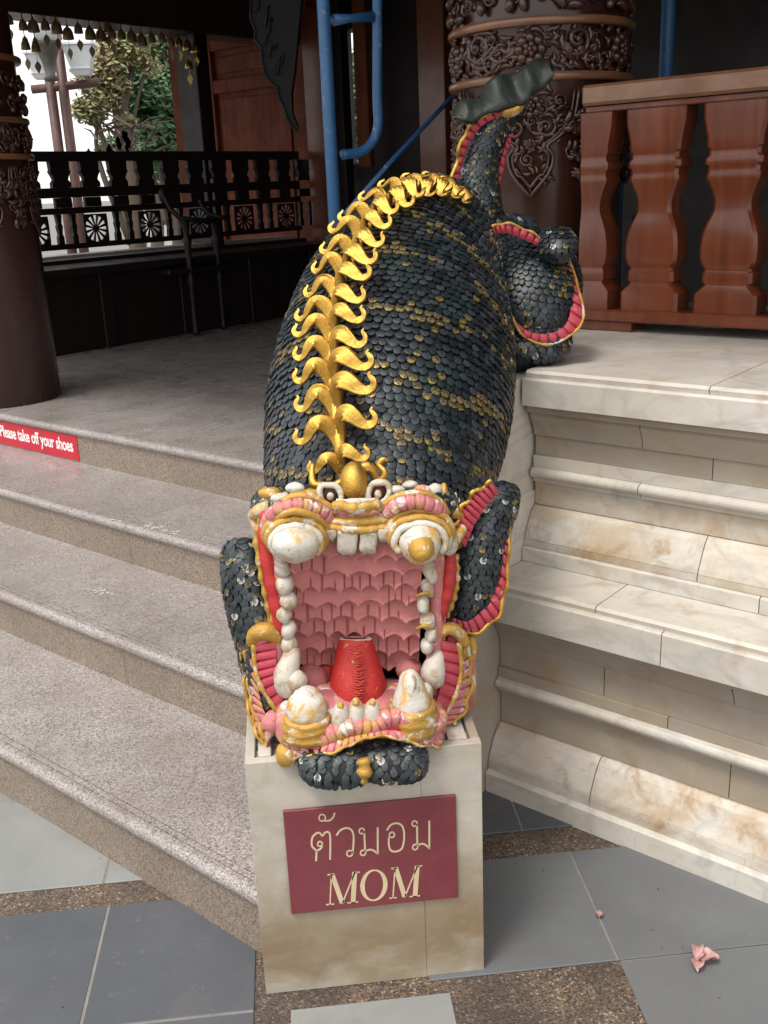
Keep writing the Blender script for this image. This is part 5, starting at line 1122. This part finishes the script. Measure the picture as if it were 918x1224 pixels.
for i in range(61):
    a_, b_ = top[i], bot[i]; r = []; wv = .014 * math.sin(i * .42)
    for k_ in range(12):
        t_ = 2 * math.pi * k_ / 12; f = .5 + .5 * math.cos(t_); th_ = .026 * math.sin(math.pi * min(1, (i + 1) / 12)) if i < 6 else .026
        r.append(at(a_[0] * f + b_[0] * (1 - f), a_[1] * f + b_[1] * (1 - f), 2.60 + wv * f + (.05 * (f - .3)) + th_ * math.sin(t_) * (.6 if t_ > math.pi else 1)))
    rsx.append(r)
q.rings(rsx); rough(q, .006, 22); rough(q, .0025, 80); q.build('tail_tuft', M['green'], st, smooth=True)

# ---------------------------------------------------------------- small things on the ground
rq = random.Random(21)
def dapple(px, py, h, n_, sx, sy):  # flat white flakes on the treads, imitating dapples of light
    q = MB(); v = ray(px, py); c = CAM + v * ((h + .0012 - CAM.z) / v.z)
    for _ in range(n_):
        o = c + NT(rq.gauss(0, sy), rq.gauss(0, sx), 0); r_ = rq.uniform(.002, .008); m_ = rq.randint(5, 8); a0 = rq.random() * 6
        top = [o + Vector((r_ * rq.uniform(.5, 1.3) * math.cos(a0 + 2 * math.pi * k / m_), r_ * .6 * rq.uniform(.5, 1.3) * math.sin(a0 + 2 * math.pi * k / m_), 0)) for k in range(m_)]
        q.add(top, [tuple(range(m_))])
    q.build('painted_dapple', M['stickw'], stp, kind='stuff')
dapple(192, 632, .475, 34, .05, .012); dapple(140, 622, .475, 5, .02, .004); dapple(122, 708, .322, 16, .02, .010); dapple(171, 515, .63, 8, .015, .012)
fp = Vector((.84, 1.60, .004)); fp = CAM + ray(838, 1150) * ((.005 - CAM.z) / ray(838, 1150).z)
fw = thing('fallen_blossom', fp, 'crumpled pink blossom lying on the grey tile at the right', 'flower')
def petal(c, ang, l, w_, lift, par, nm='petal', mat='petal'):
    q = MB(); vs = []
    for i in range(8):
        t_ = i / 7
        for j in range(5):
            s_ = (j - 2) / 2; x = l * t_; y = w_ * s_ * math.sin(math.pi * (.12 + .8 * t_)); z = lift * math.sin(math.pi * t_ * .9) + .008 * s_ * s_ + .003 * math.sin(t_ * 9 + s_ * 4)
            vs.append(c + Vector((x * math.cos(ang) - y * math.sin(ang), x * math.sin(ang) + y * math.cos(ang), max(.0005, z + .002))))
    n = len(vs); vs += [v - Vector((0, 0, .0012)) for v in vs]; fs = [(i * 5 + j, i * 5 + j + 1, i * 5 + j + 6, i * 5 + j + 5) for i in range(7) for j in range(4)]; q.add(vs, fs + [tuple(x + n for x in f[::-1]) for f in fs]); return q.build(nm, M[mat], par, smooth=True)
for ang, l, w_, lf in ((-.15, .044, .015, .014), (1.25, .034, .012, .018), (4.3, .032, .014, .010), (.6, .020, .010, .016)): petal(fp + Vector((-.008, 0, 0)), ang, l, w_, lf, fw)
p_ = CAM + ray(716, 1098) * ((.005 - CAM.z) / ray(716, 1098).z)
fb = thing('fallen_petal', p_, 'tiny red petal on the joint between two grey tiles', 'petal'); petal(p_, .4, .012, .005, .005, fb); petal(p_, 2.2, .009, .004, .004, fb)
sm = MB(); rr = random.Random(9)
for (px, py, n_, sp_) in ((190, 632, 0, 9), ): pass
for _ in range(70):
    x, y = rr.uniform(-.7, 1.1), rr.uniform(1.3, 2.4); r_ = rr.uniform(.0010, .0028); sm.ell((x, y, .0045), r_, r_, r_ * .6, 6, 4)
sm.build('floor_grit', M['agg'], base=(.2, 1.8, .004), kind='stuff', label='scattered dark specks of grit on the paving around the pedestal', cat='grit')
